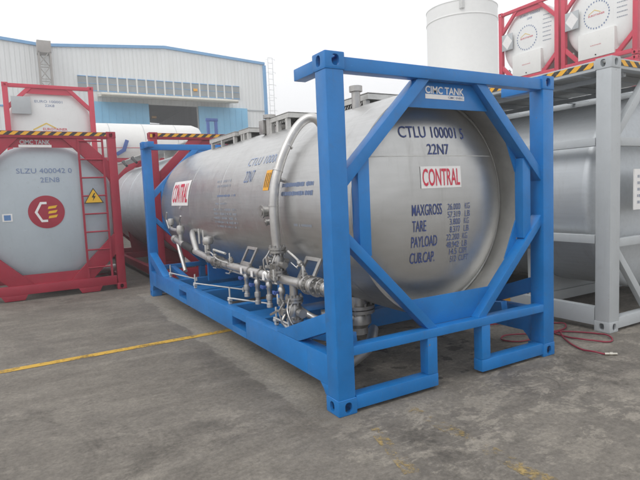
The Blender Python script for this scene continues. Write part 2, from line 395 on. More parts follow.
# ------------------------------------------------------------------ shared container pieces
L20, W20 = 6.058, 2.438
def casting_mb(x, y, z, sx, sy, sz):
    """corner fitting as a block with the oval holes of its two outer faces and top; corner (x,y,z), grows sx,sy,sz"""
    m = MB(); a, b, h = .162, .178, .118
    m.box((min(x,x+sx*a), min(y,y+sy*b), min(z,z+sz*h)), (max(x,x+sx*a), max(y,y+sy*b), max(z,z+sz*h)), .010)
    return m
def oval(rx, rz, n=20, p=2.6):
    return [(rx*math.copysign(abs(math.cos(2*math.pi*k/n))**(2/p), math.cos(2*math.pi*k/n)), rz*math.copysign(abs(math.sin(2*math.pi*k/n))**(2/p), math.sin(2*math.pi*k/n))) for k in range(n)]
CAST = {}
def casting_mesh(sx, sy, sz):
    """hollow corner fitting with oval holes in its two outer faces and its outer top or bottom"""
    if (sx,sy,sz) in CAST: return CAST[(sx,sy,sz)]
    tmp = []
    def mk(m):
        me = bpy.data.meshes.new('t'); m.bm.to_mesh(me); m.bm.free(); o = bpy.data.objects.new('t', me); COL.objects.link(o); tmp.append(o); return o
    base = mk(casting_mb(0,0,0,sx,sy,sz)); cut = []
    m = MB(); a, b, h, t = .162, .178, .118, .022
    X, Yy, Z = sorted((sx*t, sx*(a-t))), sorted((sy*t, sy*(b-t))), sorted((sz*t, sz*(h-t)))
    m.box((X[0],Yy[0],Z[0]),(X[1],Yy[1],Z[1]),0); cut.append(mk(m))
    zc = sz*.059
    m = MB(); cx = sx*.085; m.prism([(cx+u, zc+v) for u, v in oval(.031,.039)], 1, *sorted((-sy*.02, sy*.05)), 0); cut.append(mk(m))
    m = MB(); cy = sy*.092; m.prism([(cy+u, zc+v) for u, v in oval(.029,.039)], 0, *sorted((-sx*.02, sx*.05)), 0); cut.append(mk(m))
    m = MB(); m.prism([(cx+u, cy+v) for u, v in oval(.034,.06)], 2, *sorted((-sz*.02, sz*.05)), 0); cut.append(mk(m))
    for c in cut:
        md = base.modifiers.new('b', 'BOOLEAN'); md.operation = 'DIFFERENCE'; md.object = c; md.solver = 'EXACT'
    dg = bpy.context.evaluated_depsgraph_get(); dg.update()
    me = bpy.data.meshes.new_from_object(base.evaluated_get(dg)); me.name = 'corner_casting'
    for o in tmp: bpy.data.objects.remove(o)
    me.polygons.foreach_set('use_smooth', [True]*len(me.polygons)); me.set_sharp_from_angle(angle=R_(30))
    CAST[(sx,sy,sz)] = me; return me
def castings(root, H, mat, off):
    for sx in (1,-1):
        for sy in (1,-1):
            for sz in (1,-1):
                x, y, z = (0 if sx>0 else W20), (0 if sy>0 else L20), (0 if sz>0 else H)
                me = casting_mesh(sx,sy,sz).copy(); me.materials.clear(); me.materials.append(mat)
                o = bpy.data.objects.new('corner_casting', me); COL.objects.link(o); o.parent = root
                o.location = (x-off[0], y-off[1], z-off[2])
def seamed(R, a, b, seams, h=.004):
    """cylinder profile with small weld beads; close rings keep the shading even between them"""
    out = [(R, a), (R, a+.01)]
    for y in seams: out += [(R, y-.03), (R, y-.008), (R+h, y-.003), (R+h, y+.003), (R, y+.008), (R, y+.03)]
    return out+[(R, b-.01), (R, b)]
def head_profile(R, y0, h, p=2.3, n=18):
    """points (r, y) from the crown to the rim"""
    out = []
    for i in range(n+1):
        r = R*math.sin(i/n*math.pi/2); out.append((r, y0-h*(max(0,1-(r/R)**p))**(1/p)))
    return out
def head_y(r, R, y0, h, p=2.3): return y0-h*(max(0,1-min(1,r/R)**p))**(1/p)

# ================================================================== blue beam tank container
BH, ZC, RS = 2.591, 1.49, .96
OB = (W20/2, L20/2, 0)
blue = thing('tank_container', 'bare stainless steel tank in a bright blue open frame standing alone in the yard', 'tank container', OB, 0, 'tank containers')
B = M['blue']
castings(blue, BH, B, OB)
def mir(y): return L20-y
def Y(y, end): return y if end == 0 else L20-y
def bx(m, x0, x1, y0, y1, z0, z1, end, bev=.006):
    a, b = sorted((Y(y0,end), Y(y1,end))); return m.box((x0,a,z0),(x1,b,z1),bev)
for e in (0,1):
    for s in (0,1):
        x0 = .004 if s == 0 else W20-.152
        bx(MB(), x0, x0+.148, .004, .152, .116, BH-.116, e, .010).build('corner_post', B, blue, OB)
        for zz in (.1175, BH-.1175):
            a_, b_ = sorted((Y(.004,e), Y(.152,e))); m = MB(); c_ = [(x0,a_,zz),(x0+.148,a_,zz),(x0+.148,b_,zz),(x0,b_,zz)]
            for p_, q_ in zip(c_, c_[1:]+c_[:1]): m.cyl(p_, q_, .0045, 6)
            m.build('weld_bead', B, blue, OB)
    bx(MB(), .160, W20-.160, .012, .112, 2.465, 2.561, e).build('top_rail', B, blue, OB)
    # upper and lower diagonals (45 degrees)
    def diag(pts, s, y0=.030, y1=.135):
        P = [(x if s == 0 else W20-x, z) for x, z in pts]
        a, b = sorted((Y(y0,e), Y(y1,e))); MB().prism(P, 1, a, b, .004).build('diagonal_brace', B, blue, OB)
    for s in (0,1):
        diag([(.150,1.770),(.150,1.650),(.966,2.467),(.846,2.467)], s)
        diag([(.150,1.340),(.150,1.240),(.888,.502),(.988,.502)], s)
        P = [(.272 if s == 0 else W20-.375), (.375 if s == 0 else W20-.272)]
        bx(MB(), P[0], P[1], .050, .140, 1.14, 1.86, e, .005).build('upright', B, blue, OB)
        # gusset plates that carry the collar
        gp = [(.376,1.74),(.376,1.905),(.50,2.03)]
        gq = [(.376,1.30),(.376,1.11),(.53,.96)]
        for gpts in ((gp, gq) if s != e else ()):
            P2 = [(x if s == 0 else W20-x, z) for x, z in gpts]
            a, b = sorted((Y(.128,e), Y(.142,e))); MB().prism(P2, 1, a, b, 0).build('gusset_plate', B, blue, OB)
    a, b = sorted((Y(.090,e), Y(.104,e)))
    MB().prism([(.77,2.258),(W20-.77,2.258),(W20-.955,2.464),(.955,2.464)], 1, a, b, .002).build('name_plate', B, blue, OB)
    # bottom: mid rail, low rail split by the tunnel opening, legs, sloping trough plate
    bx(MB(), .150, W20-.150, .006, .106, .432, .502, e).build('cross_rail', B, blue, OB)
    for s in (0,1):
        lo, hi = ((.160,.966) if s == 0 else (W20-.966, W20-.160))
        bx(MB(), lo, hi, .008, .108, .026, .130, e).build('bottom_rail', B, blue, OB)
        lo, hi = ((.862,.964) if s == 0 else (W20-.964, W20-.862))
        bx(MB(), lo, hi, .010, .105, .131, .431, e).build('leg', B, blue, OB)
    a, b = sorted((Y(.109,e), Y(.121,e)))
    MB().prism([(.985,.500),(W20-.985,.500),(W20-.752,.738),(.752,.738)], 1, a, b, .002).build('lower_plate', B, blue, OB)
# side beams with fork pockets, gussets at each end
for s in (0,1):
    x0, x1 = (.006,.120) if s == 0 else (W20-.120, W20-.006)
    xf, xi = (.006, .120) if s == 0 else (W20-.006, W20-.120)
    m = MB(); zb, zt = .200, .432; pk = [(1.73,2.11),(3.83,4.19)]; pz = (.268,.366)
    cuts = [.46]+[v for p in pk for v in p]+[L20-.46]
    for i in range(0, len(cuts), 2): m.box((x0,cuts[i],zb),(x1,cuts[i+1],zt),.004)
    for a, b in pk:
        m.box((x0,a,zb),(x1,b,pz[0]),0); m.box((x0,a,pz[1]),(x1,b,zt),0)
    sb = m.build('side_beam', B, blue, OB)
    for a, b in pk:
        xa, xb = (.121, W20/2-.002) if s == 0 else (W20/2+.002, W20-.121); m = MB()
        m.box((xa,a,pz[0]-.012),(xb,b,pz[0]),0); m.box((xa,a,pz[1]),(xb,b,pz[1]+.012),0); m.box((xa,a-.012,pz[0]-.012),(xb,a-.001,pz[1]+.012),0); m.box((xa,b+.001,pz[0]-.012),(xb,b+.012,pz[1]+.012),0)
        m.build('fork_pocket', B, sb, OB)
    for e in (0,1):
        def q(pts, name, xa=x0, xb=x1):
            return MB().prism([(Y(a,e), b) for a, b in pts], 0, xa, xb, .003).build(name, B, blue, OB)
        q([(.150,.200),(.46,.200),(.46,.432),(.150,.432)], 'beam_end')
        q([(.150,.600),(.150,.745),(1.005,.434),(.60,.434)], 'side_gusset')
        q([(.150,.117),(.190,.117),(.215,.155),(.265,.199),(.150,.199)], 'foot_gusset')
# inner cross members and saddles
for y, z0, z1 in ((1.22,.22,.40),(2.42,.22,.40),(3.52,.22,.40),(4.75,.22,.40)):
    MB().box((.122,y,z0),(W20-.122,y+.12,z1),.004).build('cross_member', B, blue, OB)
for y in (1.95, 4.35):
    m = MB(); P = [(.5,.402),(W20-.5,.402)]
    for i in range(13):
        a = R_(-42-96*i/12); P.append((W20/2+.962*math.cos(a), ZC+.962*math.sin(a)))
    m.prism(P, 1, y, y+.05, 0); m.build('saddle', B, blue, OB)
for s in (0,1):     # longitudinal sloped stiffeners seen under the tank
    xa = .30 if s == 0 else W20-.38
    MB().bar((xa+.04,.3,.46),(xa+.04,1.25,.34),.10,.08,(1,0,0)).build('stiffener', B, blue, OB)
    MB().bar((xa+.04,L20-.3,.46),(xa+.04,L20-1.25,.34),.10,.08,(1,0,0)).build('stiffener', B, blue, OB)

# tank shell, collars, heads
AX = (W20/2, 0, ZC)
CY0, HY0, HD, HR = .142, .45, .27, .925
prof = [(RS,CY0),(RS,L20-CY0)]
m = MB(); ys = [CY0,.46,.468,.476,1.9,1.905,1.91,3.02,3.028,3.036,4.3,4.305,4.31,L20-.476,L20-.468,L20-.46,L20-CY0]
m.lathe(seamed(RS, CY0, L20-CY0, (.468,1.37,3.028,4.305), .0015), AX, (0,1,0), 128)
shell = m.build('tank_shell', M['steel'], blue, OB)
for e in (0,1):
    m = MB(); m.lathe([(RS-.002,Y(CY0+.001,e)),(RS-.016,Y(CY0-.004,e)),(RS-.016,Y(HY0-.06,e)),(RS-.03,Y(HY0-.012,e))], AX, (0,1,0), 128)
    m.build('collar', M['collar'], blue, OB)
    m = MB(); pr = head_profile(HR, HY0, HD); m.lathe([(r, Y(y,e)) for r, y in pr]+[(RS-.016,Y(HY0+.004,e))], AX, (0,1,0), 128)
    hd = m.build('tank_head', M['head'], blue, OB)
    m = MB(); m.lathe([(HR-.016,Y(HY0-.055,e)),(HR-.003,Y(HY0-.070,e)),(HR+.010,Y(HY0-.062,e)),(HR+.016,Y(HY0-.02,e)),(HR-.010,Y(HY0-.02,e))], AX, (0,1,0), 128, True)
    m.build('weld_ring', M['ladder'], hd, OB)
def hmap(x0, z0, d=.004):
    def f(u, v):
        x, z = x0+u, z0+v; r = math.hypot(x-W20/2, z-ZC); return (x, head_y(r,HR,HY0,HD)-d, z)
    return f
hd0 = [o for o in blue.children if o.name.startswith('tank_head')][0]
def htext(t, x0, z0, x1, z1, mat='ink', bold=.004, d=.004, name='lettering', sp=1.):
    return decal(name, text_geo(t, x1-x0, z1-z0, bold, sp), hmap((x0+x1)/2, (z0+z1)/2, d), M[mat], hd0, OB)
decal('weld_seam', rect_geo(1.60,.008), hmap(W20/2,1.893,.002), M['ladder'], hd0, OB)
htext('CTLU 100001', .822, 2.042, 1.432, 2.137); htext('5', 1.487, 2.038, 1.527, 2.132)
htext('22N7', 1.080, 1.903, 1.320, 1.992)
decal('sign_panel', rect_geo(.450,.180), hmap(1.212,1.715,.004), M['decal'], hd0, OB)
htext('CONTRAL', 1.004, 1.643, 1.420, 1.787, 'redink', .012, .007)
for t, xa, xb, za, zb in (('MAXGROSS',.888,1.203,1.403,1.496), ('TARE',.889,1.030,1.272,1.364), ('PAYLOAD',.882,1.150,1.142,1.233), ('CUB.CAP.',.875,1.130,1.008,1.099)):
    htext(t, xa, za, xb, zb, 'ink', .004)
nums = [('26.000','KG'),('57.319','LB'),('3.800','KG'),('8.377','LB'),('22.200','KG'),('48.942','LB'),('14.5','CBM'),('512','CUFT')]
for i, (a, b) in enumerate(nums):
    r, k = divmod(i, 2); zt = (1.488,1.360,1.228,1.101)[r]-.066*k
    wa = {6:.150,5:.122,4:.088,3:.072}[len(a)]; xr = (1.420,1.417,1.408,1.385)[r]
    htext(a, xr-wa, zt-.053, xr, zt, 'ink2', .0)
    xu = (1.478,1.466,1.450,1.418)[r]; htext(b, xu, zt-.052, xu+.031*len(b), zt, 'ink2', -.004)
# company lettering on the upper plate of the end frame
def pmap(xc, zc, y): return lambda u, v: (xc+u, y, zc+v)
np_ = [o for o in blue.children if o.name.startswith('name_plate')][0]
decal('lettering', text_geo('CIMC TANK', .418, .058, .022), pmap(1.178,2.402,.0875), M['decal'], np_, OB, 0)
decal('white_bar', rect_geo(.422,.036), pmap(1.178,2.350,.0875), M['decal'], np_, OB, 0)
decal('lettering', text_geo('CIMC ENRIC', .17, .018, .006), pmap(1.295,2.350,.0855), M['fade'], np_, OB, 0)
# side lettering
def smap(yc, ac, d=.004, flip=True):
    """u runs toward the near end, v upward along the shell; ac = angle at the centre"""
    def f(u, v):
        a = R_(ac)-v/RS; r = RS+d
        return (W20/2+r*math.cos(a), yc-u, ZC+r*math.sin(a))
    return f
def stext(t, y0, y1, ac, h, mat, bold=.01, d=.0045):
    return decal('lettering', text_geo(t, abs(y1-y0), h, bold), smap((y0+y1)/2, ac, d), M[mat], shell, OB, .04)
decal('sign_panel', rect_geo(.90,.375), smap(4.80,166.7,.0035), M['decal'], shell, OB, .05)
stext('CONTRAL', 5.20, 4.40, 166.7, .29, 'redink', .016, .007)
stext('CTLU 100001', 2.36, 1.55, 148.4, .10, 'side', -.004)
stext('22N7', 2.31, 2.06, 159, .135, 'fade', .0)
decal('warning_label', rect_geo(.13,.21), smap(1.68,162.8,.004), M['orange'], shell, OB, .04)
for k in (-.04, 0., .04): decal('label_print', rect_geo(.013,.15), smap(1.68+k,162.8,.006), M['black'], shell, OB, .04)
def scribble(yc, ac, wid, hei, lines, mat, den=.8):
    """rows of small worn print that cannot be read in the photograph"""
    it = []; lh = hei/lines
    for i in range(lines):
        x = -wid/2
        while x < wid/2-.02:
            wl = random.uniform(.012,.03)
            if random.random() < den: it.append((rect_geo(wl*.7, lh*random.uniform(.38,.55)), (x+wl/2, hei/2-lh*(i+.5))))
            x += wl
        decal('worn_print', join_geo(it), smap(yc, ac, .0022), M[mat], shell, OB, .05); it = []
scribble(1.02, 169.2, .60, .16, 2, 'fade', .93)
scribble(2.85, 187.0, .78, .26, 5, 'vfade', .7)
scribble(2.95, 176.6, .42, .05, 1, 'vfade', .8)
scribble(2.80, 171.0, .62, .05, 1, 'fade', .9)
scribble(2.95, 162.0, .5, .12, 2, 'vfade', .6)
scribble(.92, 188.5, .34, .05, 1, 'vfade', .9)
# small bosses on the shell
def rad(a, r, y): return (W20/2+r*math.cos(R_(a)), y, ZC+r*math.sin(R_(a)))
for (y, a, r) in ((1.66,181.5,.052),(1.60,187.5,.030)):
    m = MB(); m.cyl(rad(a,.955,y), rad(a,1.0,y), r); m.cyl(rad(a,1.0,y), rad(a,1.012,y), r*1.25); m.cyl(rad(a,1.012,y), rad(a,1.02,y), r*.7)
    m.build('boss', M['valve'], blue, OB)

# walkway trays on top
def tray(y0, y1, x0, x1, z0, z1):
    m = MB(); t = .004
    m.box((x0,y0,z1-.012),(x1,y1,z1-.006),0)
    for x in (x0, x1-t): m.box((x,y0,z1-.062),(x+t,y1,z1),0)
    for y in (y0, y1-t): m.box((x0+t,y,z1-.062),(x1-t,y+t,z1),0)
    y = y0+.03
    while y < y1-.03: m.box((x0+.01,y,z1-.020),(x1-.01,y+.006,z1-.002),0); y += .045
    x = x0+.05
    while x < x1-.03: m.box((x,y0+.01,z1-.018),(x+.006,y1-.01,z1-.004),0); x += .09
    o = m.build('walkway_tray', M['ladder'], blue, OB)
    for y in (y0+.04, (y0+y1)/2, y1-.10):
        for x in (x0+.004, x1-.05):
            zt = ZC+math.sqrt(max(.01, .958**2-(x+.02-W20/2)**2)); p = MB(); p.box((x,y,zt-.01),(x+.045,y+.05,z1-.063),0); p.build('support_post', M['ladder'], o, OB)
    # toothed underside bracket strip
    p = MB(); y = y0+.08
    while y < y1-.08:
        p.bar((x0+.02,y,z1-.064),(x0+.02,y+.025,z1-.095),.010,.005,(1,0,0),0); y += .045
    p.build('perforated_strip', M['ladder'], o, OB)
tray(.90, 1.78, 1.0, 1.60, 2.44, 2.532)
tray(2.09, 2.64, .78, 1.55, 2.44, 2.530)
tray(3.40, 3.76, .86, 1.55, 2.44, 2.530)
tray(3.78, 4.86, .81, 1.55, 2.44, 2.522)
for s_ in (0,1):
    for e in (0,1):
        xa = .022 if s_ == 0 else W20-.122
        bx(MB(), xa, xa+.10, .180, .50, 2.478, 2.566, e).build('top_rail_stub', B, blue, OB)
m = MB(); m.cyl((1.219,2.82,2.40),(1.219,2.82,2.52),.24,32); m.cyl((1.219,2.82,2.50),(1.219,2.82,2.52),.27,32)
for k in range(6):
    a = k*math.pi/3; m.cyl((1.219+.26*math.cos(a),2.82+.26*math.sin(a),2.47),(1.219+.26*math.cos(a),2.82+.26*math.sin(a),2.545),.018,8)
m.build('manhole', M['valve'], blue, OB)
m = MB(); m.cyl((.80,2.62,2.30),(.80,2.62,2.53),.045); m.cyl((.80,2.62,2.53),(.80,2.62,2.57),.075); m.box((.74,2.68,2.36),(.86,2.80,2.52))
m.build('relief_valve', M['valve'], blue, OB)
m = MB(); m.cyl((.88,.92,2.36),(.88,.92,2.55),.04); m.cyl((.88,.92,2.53),(.88,.92,2.58),.06); m.build('relief_valve', M['valve'], blue, OB)

# vapour line hugging the shell
def flange(m, p, d, r, t=.03, bolts=8):
    p, d = Vector(p), Vector(d).normalized(); m.cyl(p-d*t/2, p+d*t/2, r, 24)
    u = d.orthogonal().normalized(); v = d.cross(u)
    for k in range(bolts):
        c = p+(u*math.cos(k*2*math.pi/bolts)+v*math.sin(k*2*math.pi/bolts))*r*.80
        m.cyl(c-d*(t/2+.02), c+d*(t/2+.02), .011, 6)
def smooth_path(P, n=8):
    P = [Vector(p) for p in P]; out = []
    for i in range(len(P)-1):
        a, b, c, d = P[max(i-1,0)], P[i], P[i+1], P[min(i+2,len(P)-1)]
        for k in range(n):
            t = k/n; out.append(.5*((2*b)+(c-a)*t+(2*a-5*b+4*c-d)*t*t+(3*b-a-3*c+d)*t**3))
    out.append(P[-1]); return out
vp = [(.19,1.30,1.13),(.182,1.30,1.25),(.176,1.30,1.37)]+[rad(a,r,y) for a, r, y in ((180,1.043,1.30),(172,1.043,1.30),(164,1.044,1.30),(156,1.046,1.30),(149,1.052,1.30),(142,1.064,1.295),(136,1.078,1.28),(131.5,1.082,1.255),(128.5,1.07,1.22),(127,1.04,1.19),(126.5,.995,1.175),(126.5,.94,1.17))]
MB().tube(smooth_path(vp), .044, 20).build('vapour_pipe', M['pipe'], blue, OB)
for a in (164,):
    MB().tube([rad(a,.95,1.30), rad(a,1.0,1.30)], .02, 8).build('pipe_clip', M['pipe'], blue, OB)
for a in (178, 160, 146):
    m = MB(); p = Vector(rad(a,1.045,1.30)); dd = Vector(rad(a+2,1.045,1.30))-p; m.cyl(p-dd.normalized()*.006, p+dd.normalized()*.006, .050, 20); m.build('pipe_weld', M['pipe'], blue, OB)

# the valve cluster below the vapour line
def valve_body(pos, d, size, parent=blue, handle=None, mat='valve', flg=True):
    pos, d = Vector(pos), Vector(d).normalized(); m = MB(); s = size
    m.lathe([(.0,-s*1.0),(s*.55,-s*1.0),(s*.6,-s*.6),(s*.95,-s*.25),(s*.95,s*.25),(s*.6,s*.6),(s*.55,s*1.0),(0,s*1.0)], pos, d, 20)
    if flg: flange(m, pos-d*s*1.0, d, s*1.15, s*.28); flange(m, pos+d*s*1.0, d, s*1.15, s*.28)
    u = d.orthogonal().normalized()
    if abs(u.z) > .5: u = d.cross(u)
    m.cyl(pos+u*s*.6, pos+u*s*1.3, s*.38, 12); m.cyl(pos+u*s*1.3, pos+u*s*1.45, s*.5, 12)
    v = m.build('valve', M[mat], parent, OB)
    return v
m = MB()
flange(m, (.19,1.30,1.125), (0,0,1), .083, .022); flange(m, (.19,1.30,1.098), (0,0,1), .083, .022)
m.lathe([(.04,.0),(.052,-.03),(.064,-.07),(.064,-.13),(.05,-.17),(.045,-.21)], (.19,1.30,1.09), (0,0,1), 24)
flange(m, (.19,1.30,.985), (0,0,1), .078, .014); flange(m, (.19,1.30,.912), (0,0,1), .082, .022); flange(m, (.19,1.30,.885), (0,0,1), .085, .022)
m.bar((.13,1.26,1.0),(.06,1.19,1.03),.022,.010,(0,0,1)); m.cyl((.19,1.24,.98),(.19,1.15,.98),.030); m.cyl((.14,1.30,1.03),(.09,1.30,1.03),.026); m.cyl((.09,1.30,1.03),(.08,1.30,1.03),.038)
m.cyl((.25,1.34,1.0),(.31,1.34,.98),.035); m.cyl((.14,1.35,.95),(.09,1.37,.95),.022)
m.tube([(.13,1.38,1.07),(.09,1.40,1.02),(.09,1.40,.94),(.12,1.38,.89)], .008, 8)
m.tube([(.13,1.22,1.07),(.08,1.20,1.0),(.09,1.21,.93)], .008, 8); m.tube([(.11,1.30,1.11),(.06,1.28,1.05),(.07,1.26,.97),(.11,1.25,.93)], .007, 8)
m.build('valve', M['valve'], blue, OB)
m = MB(); m.cyl((.19,1.30,1.110),(.19,1.30,1.114),.075,24); m.cyl((.19,1.30,.897),(.19,1.30,.9),.076,24); m.build('gasket', M['rubber'], blue, OB)
# manifold
mp = [(.2,3.95,.90),(.2,3.25,.845),(.2,2.4,.832),(.2,1.0,.845),(.2,.30,.86)]
MB().tube(mp, .042, 20).build('manifold_pipe', M['pipe'], blue, OB)
m = MB(); m.tube(smooth_path([(.2,3.85,.89),(.22,4.0,.98),(.26,4.22,1.10),(.34,4.45,1.14),(.45,4.6,1.12)]), .041, 16); m.build('branch_pipe', M['pipe'], blue, OB)
m = MB(); m.tube([(.2,3.9,.90),(.2,4.75,.985),(.2,4.95,1.02)], .041, 16); m.cyl((.2,4.9,1.0),(.2,4.98,1.02),.06); m.build('branch_pipe', M['pipe'], blue, OB)
m = MB(); m.tube([(.2,4.82,1.0),(.19,4.7,.86),(.17,4.38,.58)], .030, 14); m.build('drain_pipe', M['pipe'], blue, OB)
m = MB(); m.tube([(.2,4.45,.955),(.2,3.95,.905)], .054, 16); m.build('hose_sleeve', M['rubber'], blue, OB)
m = MB(); m.tube([(.2,4.62,1.0),(.2,4.62,1.24)], .035, 12); m.lathe([(.0,-.07),(.05,-.06),(.065,0),(.05,.06),(0,.07)], (.2,4.62,1.17), (0,0,1), 16)
m.tube([(.2,4.62,1.15),(.2,5.1,1.16),(.24,5.3,1.2)], .026, 10); m.lathe([(.0,-.06),(.045,-.05),(.055,0),(.045,.05),(0,.06)], (.22,5.22,1.27), (0,0,1), 14)
m.tube([(.22,5.35,1.16),(.2,5.42,1.30),(.2,5.36,1.42)], .012, 8); m.tube([(.2,4.62,1.24),(.16,4.5,1.32),(.16,4.42,1.38)], .012, 8)
m.build('valve', M['pipe'], blue, OB)
m = MB(); m.lathe([(.0,-.05),(.06,-.04),(.075,.0),(.06,.05),(0,.07)], (.26,3.55,1.06), (0,0,1), 16); m.cyl((.26,3.55,.9),(.26,3.55,1.02),.03)
m.tube([(.2,3.72,1.02),(.2,3.72,1.22)], .016, 8); m.tube([(.23,3.64,1.0),(.23,3.64,1.20)], .012, 8); m.build('gauge_valve', M['pipe'], blue, OB)
m = MB(); m.cyl((.26,4.75,1.52),(.30,4.75,1.50),.05); m.build('boss', M['pipe'], blue, OB)
valve_body((.2,3.02,.84), (0,1,0), .066); valve_body((.2,2.86,.84), (0,1,0), .05)
m = MB(); m.tube([(.17,3.05,.95),(.13,2.95,1.0),(.13,2.55,.985)], .014, 8); m.build('valve_lever', M['ladder'], blue, OB)
valve_body((.2,.66,.855), (0,1,0), .072); valve_body((.2,.43,.862), (0,1,0), .064)
m = MB(); m.tube([(.2,.30,.86),(.2,.24,.86)], .07, 20); m.build('pipe_cap', M['valve'], blue, OB)
# mounting brackets with a slot, leaning out from the shell
for y in (2.30, .92):
    m = MB(); a0 = Vector((.40,y,1.00)); 
    for z0, z1, ya, yb in ((.86,1.04,y-.14,y-.10),(.86,1.04,y+.10,y+.14)):
        m.hull([(.255,ya,z0),(.255,yb,z0),(.385,ya,z1+.06),(.385,yb,z1+.06),(.27,ya,z0-.01),(.27,yb,z0-.01),(.40,ya,z1+.05),(.40,yb,z1+.05)], MB.BOX, 0)
    m.hull([(.255,y-.10,.86),(.255,y+.10,.86),(.28,y-.10,.90),(.28,y+.10,.90),(.27,y-.10,.85),(.27,y+.10,.85),(.295,y-.10,.89),(.295,y+.10,.89)], MB.BOX, 0)
    m.hull([(.345,y-.10,1.03),(.345,y+.10,1.03),(.385,y-.10,1.10),(.385,y+.10,1.10),(.36,y-.10,1.02),(.36,y+.10,1.02),(.40,y-.10,1.09),(.40,y+.10,1.09)], MB.BOX, 0)
    m.build('mounting_bracket', M['valve'], blue, OB)
# four drain cocks with blue levers hanging from the manifold
for y, zb in ((2.13,.545),(1.84,.51),(1.55,.525),(1.27,.51)):
    m = MB(); m.cyl((.2,y,.80),(.2,y,.66),.020, 12); m.lathe([(.018,.16),(.030,.145),(.034,.115),(.030,.085),(.022,.075),(.022,.03),(.032,.025),(.034,0),(.032,-.025),(.024,-.03),(.024,-.06),(.031,-.065),(.031,-.10),(.02,-.105),(.0,-.105)], (.2,y,zb+.10), (0,0,1), 14)
    o = m.build('drain_cock', M['pipe'], blue, OB)
    h = MB(); h.prism([(y-.005,zb+.225),(y+.06,zb+.22),(y+.06,zb+.19),(y-.005,zb+.185)], 0, .130, .140, .003); h.bar((.165,y,zb+.205),(.13,y,zb+.205),.026,.026,(0,1,0),.002); h.build('lever', M['bluehandle'], o, OB)
    t = MB(); t.box((.142,y-.026,.80),(.147,y+.026,.865),0); t.build('tape_tag', M['decal'], o, OB)
t = MB(); t.tube([(.2,1.50,.841),(.2,1.60,.839)], .047, 20); t.build('paper_tag', M['decal'], blue, OB)
# main outlet standing below the manifold, with the hand lever
m = MB(); m.cyl((.2,1.02,.82),(.2,1.02,.70),.038); flange(m, (.2,1.02,.70), (0,0,1), .082, .022); flange(m, (.2,1.02,.673), (0,0,1), .082, .022)
m.lathe([(.045,.0),(.06,-.03),(.068,-.08),(.06,-.13),(.045,-.16)], (.2,1.02,.66), (0,0,1), 24); flange(m, (.2,1.02,.50), (0,0,1), .078, .022); m.cyl((.2,1.02,.48),(.2,1.02,.40),.042); m.cyl((.2,1.02,.41),(.2,1.02,.385),.06)
m.cyl((.14,1.02,.59),(.08,1.02,.59),.026); m.cyl((.08,1.02,.59),(.07,1.02,.59),.036); m.tube([(.13,1.08,.66),(.08,1.10,.58),(.10,1.08,.47)], .008, 8); m.tube([(.14,.95,.66),(.09,.93,.56),(.11,.95,.46)], .007, 8); m.bar((.05,1.05,.60),(.05,1.22,.53),.022,.012,(1,0,0)); m.cyl((.2,.92,.58),(.2,.86,.58),.04)
m.tube([(.2,1.17,.56),(.14,1.16,.46),(.12,1.0,.44),(.16,.9,.46)], .022, 10)
m.build('outlet_valve', M['valve'], blue, OB)
# thin pull rods with upright levers along the beam
for y, xe, ye in ((1.20,.13,1.00),(2.40,.37,1.90),(3.70,.47,2.92),(4.97,.27,4.2)):
    m = MB(); m.tube([(.10,y,.434),(.10,y,.60 if y < 2 else .62)], .010, 8); m.tube([(.085,y+.02,.50),(xe,ye,.475)], .009, 8); m.cyl((.10,y-.02,.475),(.10,y+.03,.475),.022, 10); m.box((.085,y-.02,.433),(.115,y+.02,.47)); m.cyl((xe,ye,.45),(xe,ye,.50),.016,8)
    m.build('pull_rod', M['ladder'], blue, OB)
# small bore lines, clamps and cocks crowded round the manifold
def cock(p, d, s=.02, h=True):
    p, d = Vector(p), Vector(d).normalized(); m = MB()
    m.lathe([(0,-s*2),(s*.7,-s*2),(s*.7,-s*1.2),(s*1.25,-s*.9),(s*1.25,s*.9),(s*.7,s*1.2),(s*.7,s*2),(0,s*2)], p, d, 12)
    u = d.orthogonal().normalized(); u = u if u.x <= 0 else -u; m.cyl(p, p+u*s*2.2, s*.45, 8)
    o = m.build('small_cock', M['valve'], blue, OB)
    if h: MB().bar(p+u*s*2.2-d*s*.5, p+u*s*2.4+d*s*4.5, s*.8, s*.35, u, .001).build('lever', M['ladder'], o, OB)
m = MB(); m.tube(smooth_path([(.26,3.35,.77),(.25,2.6,.755),(.26,1.8,.75),(.25,1.45,.765),(.20,1.30,.84)]), .012, 8); m.build('small_bore_line', M['pipe'], blue, OB)
m = MB(); m.tube(smooth_path([(.14,3.3,.93),(.12,3.05,.96),(.12,2.8,.90),(.16,2.55,.87)]), .009, 8); m.build('small_bore_line', M['pipe'], blue, OB)
m = MB(); m.tube(smooth_path([(.26,1.22,1.10),(.30,1.1,1.02),(.28,.95,.95),(.2,.86,.90)]), .012, 8); m.build('small_bore_line', M['pipe'], blue, OB)
m = MB(); m.tube(smooth_path([(.25,1.06,.60),(.33,.9,.52),(.45,.85,.50),(.62,.88,.50)]), .03, 10); m.build('crossover_pipe', M['pipe'], blue, OB)
m = MB(); m.tube(smooth_path([(.13,.98,.70),(.07,.90,.62),(.08,.84,.52),(.14,.82,.46)]), .008, 8); m.build('small_bore_line', M['valve'], blue, OB)
for p, d, s_ in (((.25,2.70,.76),(0,1,0),.022),((.26,3.20,.77),(0,1,0),.02),((.13,2.9,.935),(0,1,0),.018),((.2,2.55,.90),(0,0,1),.02),((.28,1.02,1.0),(0,1,.4),.022),((.12,1.22,.86),(0,0,1),.02),((.2,.80,.93),(0,0,1),.02),((.10,1.12,.66),(0,0,1),.018),((.2,3.40,.92),(0,0,1),.024)):
    cock(p, d, s_)
